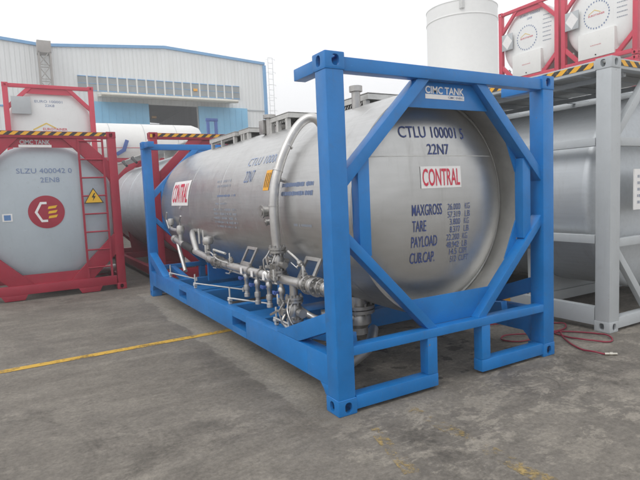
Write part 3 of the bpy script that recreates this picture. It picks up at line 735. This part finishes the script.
for y in (3.35,2.62,2.0,1.72,1.42,.86):
    m = MB(); z_ = .842; m.tube([(.2,y-.012,z_),(.2,y+.012,z_)], .050, 16); m.box((.185,y-.012,z_+.045),(.215,y+.012,z_+.075)); m.box((.24,y-.01,z_-.01),(.36,y+.01,z_+.01)); m.build('pipe_clamp', M['valve'], blue, OB)
# bottom outlet under the near end of the shell
m = MB(); m.cyl((.80,.90,.66),(.80,.90,.54),.10, 24); flange(m, (.80,.90,.56), (0,0,1), .16); flange(m, (.80,.90,.52), (0,0,1), .16)
m.lathe([(.11,.0),(.125,-.03),(.125,-.10),(.09,-.14),(.09,-.2),(0,-.2)], (.80,.90,.50), (0,0,1), 24)
for k in range(5): m.tube([(.66-.02*k,.80+.05*k,.60),(.64-.01*k,.80+.05*k,.48),(.70,.86,.42)], .014, 8)
m.cyl((.62,.90,.50),(.45,.98,.50),.06)
m.build('bottom_outlet', M['valve'], blue, OB)
MB().tube(smooth_path([(.25,.62,.10),(.55,.72,.10),(.95,.95,.13),(1.20,1.22,.2)]), .055, 16).build('discharge_pipe', M['pipe'], blue, OB)

# ================================================================== generic framed tank containers
def framed_tank(root, H, off, frame, shellm, R, zc, diag_t=.50, diag_b=.62, dw=.17, stripe=None, feet=True, headset=.17, hd_h=.24, trim=.16, rear=True, stripemat='hazard2', beam_z=(.10,.26), siderail=True):
    F = frame
    castings(root, H, F, off)
    for e in ((0,1) if rear else (0,)):
        for s in (0,1):
            x0 = .004 if s == 0 else W20-.148
            bx(MB(), x0, x0+.144, .005, .150, .116, H-.116, e, .008).build('corner_post', F, root, off)
        bx(MB(), .160, W20-.160, .014, .114, H-.128, H-.022, e).build('top_rail', F, root, off)
        if stripe:
            bx(MB(), .164, W20-.164, .008, .013, H-.080, H-.020, e, 0).build('hazard_strip', M[stripemat], root, off)
            bx(MB(), .164, W20-.164, .009, .120, H-.021, H-.012, e, 0).build('rail_cap', F, root, off)
        bx(MB(), .160, W20-.160, .010, .110, beam_z[0], beam_z[1], e).build('bottom_rail', F, root, off)
        a, b = sorted((Y(.03,e), Y(.12,e)))
        for s in (0,1):
            def q(pts): MB().prism([(x if s == 0 else W20-x, z) for x, z in pts], 1, a, b, .003).build('diagonal_brace', F, root, off)
            t = diag_t; zt = H-.128; q([(.148,zt-t),(.148,zt-t-dw*1.4),(.148+t+dw*1.4,zt),(.148+t,zt)])
            t = diag_b; zb = beam_z[1]; q([(.148,zb+t),(.148,zb+t+dw*1.6),(.148+t+dw*1.6,zb),(.148+t,zb)])
        a2, b2 = sorted((Y(.06,e), Y(.075,e)))
        x_ = .148+diag_t+dw*1.4-.16; MB().prism([(x_,H-.128-.16),(W20-x_,H-.128-.16),(W20-x_-.15,H-.128),(x_+.15,H-.128)], 1, a2, b2, 0).build('upper_plate', F, root, off)
        x_ = .148+diag_b+dw*1.6-trim; MB().prism([(x_+trim,beam_z[1]),(W20-x_-trim,beam_z[1]),(W20-x_,beam_z[1]+trim),(x_,beam_z[1]+trim)], 1, a2, b2, 0).build('lower_plate', F, root, off)
        if feet:
            for c in (.62, W20-.62):
                a3, b3 = sorted((Y(.008,e), Y(.112,e))); MB().prism([(c-.20,beam_z[0]),(c+.20,beam_z[0]),(c+.15,.01),(c-.15,.01)], 1, a3, b3, .003).build('foot', F, root, off)
    for s in (0,1):
        x0 = .012 if s == 0 else W20-.112
        MB().box((x0,.18,beam_z[0]),(x0+.10,L20-.18,beam_z[1]),.004).build('side_rail', F, root, off)
    ax = (W20/2, 0, zc)
    m = MB(); ysr = [headset+.12,1.6,1.606,1.612,3.02,3.026,3.032,4.5,4.506,4.512,L20-headset-.12]
    m.lathe(seamed(R, headset+.12, L20-headset-.12, (1.606,3.026,4.506)), ax, (0,1,0), 96)
    sh = m.build('tank_shell', shellm, root, off)
    heads = []
    for e in (0,1):
        m = MB(); pr = head_profile(R, headset+.12, hd_h); m.lathe([(r, Y(y,e)) for r, y in pr], ax, (0,1,0), 96)
        heads.append(m.build('tank_head', shellm, root, off))
    for y in (1.5, 4.4):
        P = [(.35,beam_z[1]),(W20-.35,beam_z[1])]
        for i in range(11):
            an = R_(-35-110*i/10); P.append((W20/2+(R+.004)*math.cos(an), zc+(R+.004)*math.sin(an)))
        MB().prism(P, 1, y, y+.05, 0).build('saddle', F, root, off)
        MB().box((.112,y-.03,beam_z[0]+.01),(W20-.112,y+.08,beam_z[1]-.002)).build('cross_member', F, root, off)
    def hm(x0, z0, d=.004):
        def f(u, v):
            x, z = x0+u, z0+v; r = math.hypot(x-W20/2, z-zc); return (x, head_y(r,R,headset+.12,hd_h)-d, z)
        return f
    m = MB(); m.box((W20/2-.25,.5,H-.075),(W20/2+.25,L20-.5,H-.055),0)
    for y in [.6+i*.5 for i in range(11)]: m.box((W20/2-.25,y,H-.055),(W20/2+.25,y+.02,H-.04),0)
    for y in (.8, 3.0, 5.2): m.box((W20/2-.2,y,min(zc+R-.02,H-.12)),(W20/2+.2,y+.05,H-.075),0)
    m.build('walkway_tray', M['ladder'], root, off)
    return sh, heads, hm

OFFC = (W20/2, L20/2, 0)
RH = 2.896
GROUPR = 'tank containers'
# --- dark red framed container with the round emblem
def emblem_container():
    x0, y0 = -2.632, 7.11
    r = thing('tank_container', 'pale grey tank with a round red emblem in a dark red frame with ladder', 'tank container', (x0+W20/2, y0+L20/2, 0), 0, 'tank containers')
    sh, heads, hm = framed_tank(r, RH, OFFC, M['red'], M['shellgrey'], 1.212, 1.475, .40, .40, .24, True, True, .16, .22, .17)
    h = heads[0]
    def tx(t, x, z, w_, h_, mat, bold=.008, d=.005): decal('lettering', text_geo(t, w_, h_, bold), hm(x, z, d), M[mat], h, OFFC)
    tx('SLZU 400042 0', 1.24, 2.215, .86, .085, 'fade', .0); tx('2EN8', 1.31, 2.055, .30, .085, 'fade', .0)
    ex, ez = 1.215, 1.50
    decal('emblem', disc_geo(.285), hm(ex, ez, .005), M['redink'] if False else M['red'], h, OFFC)
    hexa = [(math.cos(R_(a)), math.sin(R_(a))) for a in (30, 90, 150, 210, 270)]
    V, Fc = [], []
    P1 = [(.03,.175),(-.07,.175),(-.165,0),(-.07,-.175),(.03,-.175)]; P0 = [(.03,.135),(-.05,.135),(-.12,0),(-.05,-.135),(.03,-.135)]
    V = P1+P0; Fc = [(i,i+1,i+6,i+5) for i in range(4)]
    decal('emblem_mark', (V,Fc), hm(ex-.02, ez, .008), M['decal'], h, OFFC)
    bars = join_geo([(poly_geo([(-.05,-.022),(.075,-.008),(.105,.040),(-.035,.022)]), (ex*0+.07, dz)) for dz in (.07,-.012,-.094)])
    decal('emblem_mark', bars, hm(ex, ez, .008), M['yellow'], h, OFFC)
    decal('sticker', rect_geo(.15,.13), hm(.62, 1.43, .005), M['decal'], h, OFFC); decal('sticker_print', rect_geo(.10,.09), hm(.62,1.43,.008), M['stickerblue'], h, OFFC)
    up = [o for o in r.children if o.name.startswith('upper_plate')][0]
    decal('lettering', text_geo('CIMC TANK', .46, .075, .02), pmap(1.13, RH-.195, .0565), M['grey'], up, OFFC, 0)
    decal('white_bar', rect_geo(.50,.045), pmap(1.13, RH-.262, .0565), M['decal'], up, OFFC, 0)
    # ladder with seven rungs
    lm = MB()
    for x in (1.80, 2.20): lm.box((x-.018,.012,.262),(x+.018,.028,RH-.13),0)
    la = lm.build('ladder', M['red'], r, OFFC)
    for k in range(8): MB().cyl((1.80,.02,.45+k*.325),(2.20,.02,.45+k*.325),.014,8).build('rung', M['red'], la, OFFC)
    tri = [(-.165,-.12),(.165,-.12),(0,.16)]
    o = decal('warning_sign', poly_geo(tri), pmap(1.985,1.735,.008), M['black'], r, OFFC, 0)
    decal('sign_face', poly_geo([(a*.86,b*.86-.003) for a, b in tri]), pmap(1.985,1.735,.006), M['yellow'], o, OFFC, 0)
    decal('lightning_mark', poly_geo([(.012,.075),(-.035,-.005),(-.003,-.005),(-.02,-.07),(.035,.018),(.003,.018),(.03,.075)]), pmap(1.985,1.725,.004), M['black'], o, OFFC, 0)
    m = MB(); m.tube([(1.95,.35,.36),(2.2,.4,.36),(2.32,.5,.36)], .07, 14); m.build('outlet_pipe', M['pipe'], r, OFFC)
    m = MB(); m.box((W20-.012,.22,.6),(W20-.006,.34,1.9),0); m.build('side_plate', M['red'], r, OFFC)
emblem_container()
# --- dark red framed container just behind the blue one
def behind_container():
    x0, y0 = .383, 7.03
    r = thing('tank_container', 'dark red framed grey tank half hidden behind the far end of the bright blue frame', 'tank container', (x0+W20/2, y0+L20/2, 0), 0, 'tank containers')
    sh, heads, hm = framed_tank(r, RH, OFFC, M['red'], M['shellsteel'], 1.14, 1.49, .62, .62, .19, True, True, .16, .22, .17)
    def sm(yc, ac, d=.004):
        def f(u, v):
            a = R_(ac)-v/1.14; q = 1.14+d; return (W20/2+q*math.cos(a), yc-u, 1.49+q*math.sin(a))
        return f
    decal('warning_label', rect_geo(.26,.34), sm(1.1,168), M['orange'], sh, OFFC)
    m = MB(); m.box((.30,.8,2.66),(.62,5.6,2.69)); m.build('walkway_tray', M['ladder'], r, OFFC)
    m = MB()
    for y in (1.2, 2.4, 3.6): m.tube([(.22,y,2.50),(.18,y+.3,2.62),(.26,y+.6,2.66)], .03, 8)
    m.build('hose_rack', M['rubber'], r, OFFC)
    m = MB(); m.box((.55,.06,.35),(.72,.12,.52)); m.build('document_box', M['decal'], r, OFFC)
    for p in ((.1,.04,2.845),): MB().box((.02,-.003,2.80),(.06,.0,2.86),0).build('reflector', M['yellow'], r, OFFC)
behind_container()

# --- grey box framed container on the right
def grey_container():
    x0, y0 = 3.460, .075
    r = thing('tank_container', 'all grey tank container with side rails and striped roof rails beside the blue frame', 'tank container', (x0+W20/2, y0+L20/2, 0), 0, 'tank containers')
    G = M['grey']; off = OFFC; H = RH
    castings(r, H, G, off)
    for e in (0,1):
        for s in (0,1):
            x = .004 if s == 0 else W20-.182
            bx(MB(), x, x+.178, .005, .170, .116, H-.116, e, .010).build('corner_post', G, r, off)
        bx(MB(), .164, W20-.164, .012, .112, H-.120, H-.014, e).build('top_rail', G, r, off)
        bx(MB(), .19, W20-.19, .007, .0115, H-.088, H-.030, e, 0).build('hazard_strip', M['hazard'], r, off)
        bx(MB(), .164, W20-.164, .010, .110, .03, .150, e).build('bottom_rail', G, r, off)
        for z in (.96, 2.03):
            bx(MB(), .183, W20-.183, .016, .086, z-.045, z+.045, e).build('cross_rail', G, r, off)
        a, b = sorted((Y(.02,e), Y(.08,e)))
        for s in (0,1):
            fx = (lambda x: x) if s == 0 else (lambda x: W20-x)
            MB().prism([(fx(x),z) for x, z in [(.183,2.08),(.183,2.2),(.72,2.776),(.86,2.776)]], 1, a, b, .003).build('diagonal_brace', G, r, off)
            MB().prism([(fx(x),z) for x, z in [(.183,.913),(.183,.80),(.74,.151),(.86,.151)]], 1, a, b, .003).build('diagonal_brace', G, r, off)
    for s in (0,1):
        xa, xb = (.012,.100) if s == 0 else (W20-.100, W20-.012)
        MB().box((xa,.18,H-.120),(xb,L20-.18,H-.014)).build('top_side_rail', G, r, off)
        xs = (.007,.0115) if s == 0 else (W20-.0115, W20-.007)
        MB().box((xs[0],.20,H-.088),(xs[1],L20-.2,H-.030),0).build('hazard_strip', M['hazard'], r, off)
        for z0, z1 in ((.06,.26),(.955,1.045),(2.0,2.085)):
            MB().box((xa,.18,z0),(xb,L20-.18,z1)).build('side_rail', G, r, off)
        MB().box((xa+.002,2.95,.262),(xb-.002,3.10,H-.122)).build('side_post', G, r, off)
    for k in range(9):
        y = .45+k*.64; MB().box((.102,y,H-.105),(W20-.102,y+.05,H-.04)).build('roof_bar', G, r, off)
    m = MB(); m.box((.105,.125,H-.036),(1.85,L20-.125,H-.020),0)
    m.build('walkway_tray', M['ladder'], r, off)
    for x in (.42, 1.45, 2.0): MB().box((x,.12,H-.16),(x+.05,L20-.12,H-.107)).build('roof_bar', G, r, off)
    R, zc = 1.14, 1.46
    m = MB(); ysr = [.38,1.6,1.606,1.612,3.02,3.026,3.032,4.5,4.506,4.512,L20-.38]
    m.lathe(seamed(R, .38, L20-.38, (1.606,3.026,4.506)), (W20/2,0,zc), (0,1,0), 96)
    sh = m.build('tank_shell', M['shellsteel'], r, off)
    for e in (0,1):
        m = MB(); pr = head_profile(R, .38, .22); m.lathe([(q, Y(y,e)) for q, y in pr], (W20/2,0,zc), (0,1,0), 96); m.build('tank_head', M['shellsteel'], r, off)
    for y in (1.2, 3.0, 4.8):
        P = [(.3,.2),(W20-.3,.2)]
        for i in range(11):
            an = R_(-35-110*i/10); P.append((W20/2+(R+.004)*math.cos(an), zc+(R+.004)*math.sin(an)))
        MB().prism(P, 1, y, y+.05, 0).build('saddle', G, r, off); MB().box((.102,y-.03,.07),(W20-.102,y+.08,.199)).build('cross_member', G, r, off)
    pl = MB(); pl.box((.44,.004,1.30),(.95,.0155,1.74),0); p = pl.build('data_placard', M['decal'], r, off)
    it = []
    for i in range(5):
        x = -.2
        while x < .2:
            wl = random.uniform(.02,.06); it.append((rect_geo(wl*.8,.03),(x+wl/2,.14-i*.07))); x += wl
    decal('placard_print', join_geo(it), pmap(.695,1.52,.0025), M['vfade'], p, off, 0)
    o = MB(); o.box((.0085,1.30,.125),(.0118,1.72,.195),0); o = o.build('rail_label', M['labelplate'], r, off)
    for z in (.5, 1.5, 2.5): MB().box((1.0,.09,z),(1.05,.14,z+.05),0).build('ladder_bracket', G, r, off)
    return r
gc = grey_container()
gc2 = copy_tree(gc); gc2.location = (gc.location.x+2.66, gc.location.y+.4, 0); gc2['label'] = 'grey tank container copy added beside the first to block light, almost wholly hidden'  # hidden neighbour added to keep light out from under the grey tank

# --- white tanks in red frames
def white_container(name_label, loc, rz, style, group='tank containers', H=2.591, base=0):
    r = thing('tank_container', name_label, 'tank container', loc, rz, group)
    off = OFFC
    sh, heads, hm = framed_tank(r, H, off, M['pinkred'], M['white'], 1.16, 1.40, .50 if style else .46, .36, .11, None, False, .16, .2, .10, beam_z=(.06,.18))
    h = heads[0]
    def tx(t, x, z, w_, h_, mat, bold=.008, d=.005): decal('lettering', text_geo(t, w_, h_, bold), hm(x, z, d), M[mat], h, off)
    if style == 0:
        pl = MB(); pl.box((.20,-.012,1.70),(.70,.028,2.20)); pl.build('document_panel', M['grey'], r, off)
        tx('EURO 100001', 1.18, 2.10, .74, .075, 'fade', .0); tx('22K8', 1.20, 1.98, .25, .075, 'fade', .0)
        V = [(-.36,-.16),(0,.04),(.26,-.10),(.26,-.06),(0,.085),(-.36,-.115)]
        decal('roof_logo', (V,[(0,1,4,5),(1,2,3,4)]), hm(1.07,1.39), M['yellowlogo'], h, off); tx('EUROTAINER', 1.30, 1.285, .66, .075, 'redink', .010)
    elif style == 1:
        dots = [(rect_geo(.036,.05), (.40*math.cos(2*math.pi*k/28), .40*math.sin(2*math.pi*k/28))) for k in range(28)]
        decal('dotted_ring', join_geo(dots), hm(1.16,1.47), M['fade'], h, off)
        tx('EUROTAINER', 1.16, 1.47, .52, .055, 'redink', .008); decal('roof_logo', ([(-.2,-.05),(0,.05),(.2,-.05),(.2,-.03),(0,.075),(-.2,-.03)],[(0,1,4,5),(1,2,3,4)]), hm(1.10,1.56), M['yellowlogo'], h, off)
        tx('EURO 100002', 1.25, 2.24, .80, .07, 'fade', .006); tx('22K8', 1.25, 2.10, .2, .07, 'fade', .006)
        it = []
        for i in range(7):
            x = -.14
            while x < .14:
                wl = random.uniform(.02,.07); it.append((rect_geo(wl*.8,.03),(x+wl/2,.42-i*.14))); x += wl
            decal('worn_print', join_geo(it), hm(1.92,1.62), M['vfade'], h, off); it = []
        m = MB(); m.box((.62,-.008,.185),(1.78,.30,.96),.01); c = m.build('valve_cabinet', M['offwhite'], r, off)
        decal('cabinet_print', text_geo('EUROTAINER', .34, .03, .004), pmap(1.2,.55,-.012), M['pinkred'], c, off, 0); MB().cyl((1.2,-.008,.26),(1.2,-.03,.26),.02,8).build('latch', M['dark'], c, off)
        p = MB(); p.box((.156,.000,1.22),(.62,.026,1.78)); p = p.build('placard_holder', M['grey'], r, off)
        decal('diamond_placard', poly_geo([(0,-.26),(.22,0),(0,.26),(-.22,0)]), pmap(.39,1.50,-.003), M['decal'], p, off, 0)
        m = MB(); m.tube([(.35,.2,.3),(.35,.15,.55)], .03, 8); m.cyl((.35,.15,.45),(.35,.15,.5),.06,10); m.build('valve', M['valve'], r, off)
    return r
XW = 13.88
wa = white_container('white tank in a red frame high on the stack beside the round silo', (XW+L20/2, 10.47-W20/2, 5.24), R_(-90), 1)
wb = copy_tree(wa); wb.location = (XW+L20/2, 7.95-W20/2, 5.24); wb['label'] = 'white tank in a red frame high on the stack above the grey corner post'
we = white_container('white tank with yellow roof logo and plain grey panel in a light red frame', (-1.937+W20/2, 14.6+L20/2, 2.595), 0, 0)
def plain_stack(src, loc, label):
    c = copy_tree(src); c.location = loc; c['label'] = label; return c
lab = 'red framed white tank at the bottom of a stack, hidden behind nearer containers'
plain_stack(wa, (XW+L20/2, 10.47-W20/2, 0), lab); plain_stack(wa, (XW+L20/2, 7.95-W20/2, 0), lab)
lab2 = 'red framed white tank in mid stack behind the grey container'
plain_stack(wa, (XW+L20/2, 10.47-W20/2, 2.62), lab2); plain_stack(wa, (XW+L20/2, 7.95-W20/2, 2.62), lab2)
plain_stack(we, (-1.937+W20/2, 14.6+L20/2, 0), lab)

# --- long white cladded tank lying across the yard behind, on blue end saddles
def lying_tank(label, z0):
    r = thing('storage_tank', label, 'storage tank', (3.6, 23.2, z0), 0, 'white tanks lying across the yard'); m = MB(); R = 1.22; zc = 1.30
    xs = [-3.0,-1.52,-1.515,-1.51,-.02,-.015,-.01,1.5,1.505,1.51,2.55]
    prof = [(0,-3.35),(.6,-3.3),(1.0,-3.15),(R,-3.0)]+[(R+(.006 if abs(x-round(x,2)) > .004 else 0), x) for x in xs[1:-1]]+[(R,2.45),(1.12,2.75),(.86,2.92),(.45,3.0),(0,3.02)]
    m.lathe(prof, (0,0,zc), (1,0,0), 64); sh = m.build('tank_shell', M['offwhite'], r)
    s = MB(); s.box((-3.0,-R-.012,zc-.02),(2.45,-R+.03,zc+.0),0); s.build('cladding_seam', M['pinkred'], sh)
    for x in (-1.51, .0, 1.51): MB().lathe([(R+.008,x-.012),(R+.008,x+.012)], (0,0,zc), (1,0,0), 64).build('cladding_joint', M['grey'], sh)
    for x in (2.98, -3.75):
        f = MB()
        for xx in (x, x+.40):
            for y, zt in ((-1.15, 2.62), (1.03, 1.0)): f.box((xx,y,0),(xx+.13,y+.13,zt))
            f.box((xx+.001,-1.02,.01),(xx+.129,1.03,.14))
        for y in (-1.15, 1.03):
            f.box((x-.03,y-.01,2.62 if y < 0 else 1.0),(x+.56,y+.14,2.755 if y < 0 else 1.12)); f.box((x+.13,y+.01,.01),(x+.40,y+.12,.14))
        f.box((min(x,x*.8),-.5,1.0),(max(x,x*.8),.5,1.12)); f.build('end_frame', M['bluehandle'], r)
    return r
lt = lying_tank('long white tank lying across the yard with blue frames, raised above the striped rail', 2.76)
b = MB(); b.bar((-1.02,-1.34,1.18),(-.86,-1.34,1.62),.16,.06,(0,1,0)); b.bar((-1.35,-1.34,.98),(-.98,-1.34,1.20),.16,.06,(0,1,0)); b.build('bracket', M['bluehandle'], lt)
lt2 = copy_tree(lt); lt2.location = (3.6, 23.2, 0); lt2['label'] = 'lower white tank lying beneath the other one behind the red framed containers'

# --- tall white silo
def silo():
    r = thing('silo', 'tall round white silo rising behind the blue frame', 'silo', (45.43, 43.0, 0)); R = 4.05; H = 22.6
    m = MB(); m.lathe([(R,0),(R,7),(R+.02,7.03),(R,7.06),(R,14.2),(R+.02,14.23),(R,14.26),(R,H-1.9),(R+.06,H-1.85),(R+.06,H-1.75),(R,H-1.7),(R,H-.4),(R+.05,H-.38),(R+.05,H-.30),(R*.97,H-.25),(R*.6,H+.15),(0,H+.35)], (0,0,0), (0,0,1), 96); m.build('silo_wall', M['offwhite'], r)
    m = MB(); a = R_(225); m.box((R*math.cos(a)-.25,R*math.sin(a)-.25,H-1.3),(R*math.cos(a)+.15,R*math.sin(a)+.15,H+.25)); m.build('ladder_cage', M['ladder'], r)
silo()

# --- warehouse
def warehouse():
    y = 36.; xs = [-15.3,-7.4,.5,8.4,16.3]; zs = [11.95,12.55,11.9,12.55,12.05]; D = 34
    r = thing('warehouse', 'pale grey clad warehouse with blue trim, ribbon windows and sliding blue doors', 'warehouse', (8.4, y, 0)); o = (8.4, y, 0)
    OP = (7.0,10.6,8.5)          # door opening
    def wall(x0, x1, z0, zf, n=12, t=.25):
        pts = [(x0,z0),(x1,z0)]; xx = [x1-(x1-x0)*i/n for i in range(n+1)]+[x for x in xs if x0 < x < x1]
        for x in sorted(set(xx), reverse=True): pts.append((x, zf(x)))
        return MB().prism(pts, 1, y, y+t, 0)
    def eave(x):
        for a, b, za, zb in zip(xs, xs[1:], zs, zs[1:]):
            if a <= x <= b: return za+(zb-za)*(x-a)/(b-a)
        return zs[-1]
    wall(-15.3, OP[0], 0, eave).build('front_wall', M['clad'], r, o, 0)
    wall(OP[1], 16.3, 0, eave).build('front_wall', M['clad'], r, o, 0)
    wall(OP[0], OP[1], OP[2], eave).build('front_wall', M['clad'], r, o, 0)
    MB().box((16.05,y+.25,0),(16.3,y+D,12.05),0).build('side_wall', M['clad'], r, o)
    MB().box((-15.3,y+.25,0),(-15.05,y+D,11.95),0).build('side_wall', M['clad'], r, o)
    MB().box((-15.3,y+D,0),(16.3,y+D+.25,11.9),0).build('rear_wall', M['clad'], r, o)
    for a, b, za, zb in zip(xs, xs[1:], zs, zs[1:]):
        MB().prism([(a,za-.06),(b,zb-.06),(b,zb-.01),(a,za-.01)], 1, y+.02, y+D+.2, 0).build('roof', M['roof'], r, o)
        MB().prism([(a,za-.02),(b,zb-.02),(b,zb+.17),(a,za+.17)], 1, y-.12, y+.10, 0).build('roof_trim', M['trimblue'], r, o)
    MB().box((16.14,y-.09,0),(16.40,y-.003,12.0),0).build('corner_trim', M['trimblue'], r, o)
    # sill line and windows
    MB().box((-15.3,y-.05,7.95),(3.4,y-.003,8.05),0).build('cladding_joint', M['trimblue'], r, o)
    MB().box((14.6,y-.05,8.35),(16.1,y-.003,8.45),0).build('cladding_joint', M['grey'], r, o)
    def window(x0, x1, z0, z1):
        g = MB(); g.box((x0+.05,y-.03,z0+.06),(x1-.05,y-.004,z1-.06),0); g = g.build('window', M['glass'], r, o)
        f = MB(); f.box((x0,y-.07,z0),(x0+.045,y-.002,z1),0); f.box((x1-.045,y-.07,z0),(x1,y-.002,z1),0); f.build('window_frame', M['white'], g, o)
        f = MB(); f.box((x0+.046,y-.06,z0),(x1-.046,y-.002,z0+.05),0); f.box((x0+.046,y-.06,z1-.05),(x1-.046,y-.002,z1),0); f.box((x0+.046,y-.05,(z0+z1)/2-.015),(x1-.046,y-.031,(z0+z1)/2+.015),0); f.build('window_sill', M['trimblue'], g, o)
    n = 18; a, b = 2.40, 14.1
    for i in range(n): window(a+(b-a)*i/n+.004, a+(b-a)*(i+1)/n-.004, 9.22, 10.22)
    for i in range(9): window(-9.5+.65*i+.004, -9.5+.65*(i+1)-.004, 9.22, 10.22)
    # doors hang proud of the wall
    for x0, x1 in ((3.35,6.98),(10.62,14.55)):
        d = MB(); d.box((x0,y-.22,0),(x1,y-.08,8.5),.01); k = int((x1-x0)/.45)
        for i in range(1, k): d.box((x0+i*(x1-x0)/k-.02,y-.235,.1),(x0+i*(x1-x0)/k+.02,y-.22,8.4),0)
        d.build('sliding_door', M['doorblue'], r, o)
    c = MB(); c.prism([(y-1.6,8.62),(y-.05,8.86),(y-.05,9.02),(y-1.6,8.78)], 0, 3.65, 13.25, 0); c = c.build('canopy', M['rust'], r, o)
    MB().tube([(3.65,y-1.62,8.75),(13.25,y-1.62,8.75)], .10, 10).build('gutter', M['rust'], c, o)
    for x in (8.0, 9.2): MB().box((x,y+9,5.5),(x+1.0,y+9.6,8.3)).build('crane_hoist', M['grey'], r, o)
    f = MB(); f.box((-15,y+.3,.004),(16,y+D-.1,.02),0); f.build('floor_slab', M['concretepad'], r, o)
    l = MB(); l.box((7.9,y+3.0,8.0),(8.25,y+3.3,8.15),0); l.build('orange_lamp', M['orange'], r, o)
    l = MB(); l.box((10.35,y-.16,9.62),(10.65,y-.075,9.8),0); l.build('orange_lamp', M['orange'], r, o)
warehouse()
def ladder_tower():
    r = thing('lattice_mast', 'narrow grey lattice mast with a box top against the warehouse wall', 'mast', (.55, 35.3, 0)); m = MB()
    for x in (-.33,.33):
        for yy in (-.35,.35): m.box((x-.05,yy-.05,0),(x+.05,yy+.05,11.3),0)
    m.build('mast_leg', M['mast'], r); m = MB()
    for k in range(12):
        z = .6+k*.9
        m.bar((-.33,-.35,z),(.33,-.35,z+.9),.05,.04); m.bar((-.33,-.35,z),(.33,-.35,z),.05,.04); m.bar((-.33,.35,z),(.33,.35,z),.05,.04); m.bar((.33,.35,z),(-.33,.35,z+.9),.05,.04)
    m.build('lattice', M['mast'], r); m = MB(); m.box((-.40,-.40,11.25),(.40,.40,12.0)); m.build('box_top', M['mast'], r)
ladder_tower()
def caged_ladder():
    r = thing('caged_ladder', 'thin pale caged ladder standing at the corner of the warehouse', 'ladder', (16.75, 35.8, 0)); m = MB()
    for x in (-.2,.2): m.box((x-.018,-.018,0),(x+.018,.018,12.6),0)
    m.build('stile', M['white'], r); m = MB()
    for k in range(30): m.box((-.17,-.015,.4+k*.42),(.17,.015,.43+k*.42),0)
    m.build('rung', M['white'], r); m = MB()
    for k in range(11): m.tube([(.38*math.cos(R_(a)),-.38*abs(math.sin(R_(a))),2.4+k) for a in range(0,181,20)], .012, 6)
    m.build('cage', M['white'], r)
caged_ladder()

# --- red hose on the ground
def hose():
    r = thing('hose', 'thin dark red rubber hose lying in loops on the concrete by the grey container', 'hose', (2.9, .3, 0))
    P = [(2.46,.98),(2.70,1.06),(3.05,.98),(3.36,.72),(3.42,.60),(3.33,.50),(3.14,.46),(2.8,.55),(2.52,.66),(2.40,.58),(2.50,.44),(2.85,.42),(3.10,.44),(3.30,.22),(3.34,.08),(3.29,-.04),(3.20,-.10),(3.12,-.08),(3.01,.06),(3.0,.26),(3.02,.42),(3.08,.40),(2.96,.28),(2.80,.07),(2.715,-.12),(2.72,-.25),(2.765,-.30)]
    pts = smooth_path([(x, y_, .013) for x, y_ in P], 8)
    for i, p in enumerate(pts): p.z = .013+.012*max(0, math.sin(i*.23))
    MB().tube(pts, .0085, 10).build('hose_line', M['hosered'], r, (2.9,.3,0))
    e = pts[-1]; d = (pts[-1]-pts[-3]).normalized(); m = MB(); m.tube([e-d*.01, e+d*.03, e+d*.031, e+d*.06, e+d*.061, e+d*.10], [.014,.014,.019,.019,.012,.012], 12); m.build('hose_fitting', M['brass'], r, (2.9,.3,0))
hose()

# --- damp hazy air over the yard
hz = MB(); hz.box((-91,-51,-1),(121,141,24),0); ho = hz.build('haze', None or M['dark'], smooth=0); ho.data.materials.clear()
hm_ = bpy.data.materials.new('damp_air'); hm_.use_nodes = True; ht = hm_.node_tree; ht.nodes.clear()
hv = ht.nodes.new('ShaderNodeVolumePrincipled'); hv.inputs['Color'].default_value = (.97,.98,1,1); hv.inputs['Density'].default_value = .0052; hv.inputs['Anisotropy'].default_value = .2
hq = ht.nodes.new('ShaderNodeOutputMaterial'); ht.links.new(hv.outputs[0], hq.inputs['Volume']); ho.data.materials.append(hm_); ho['kind'] = 'stuff'
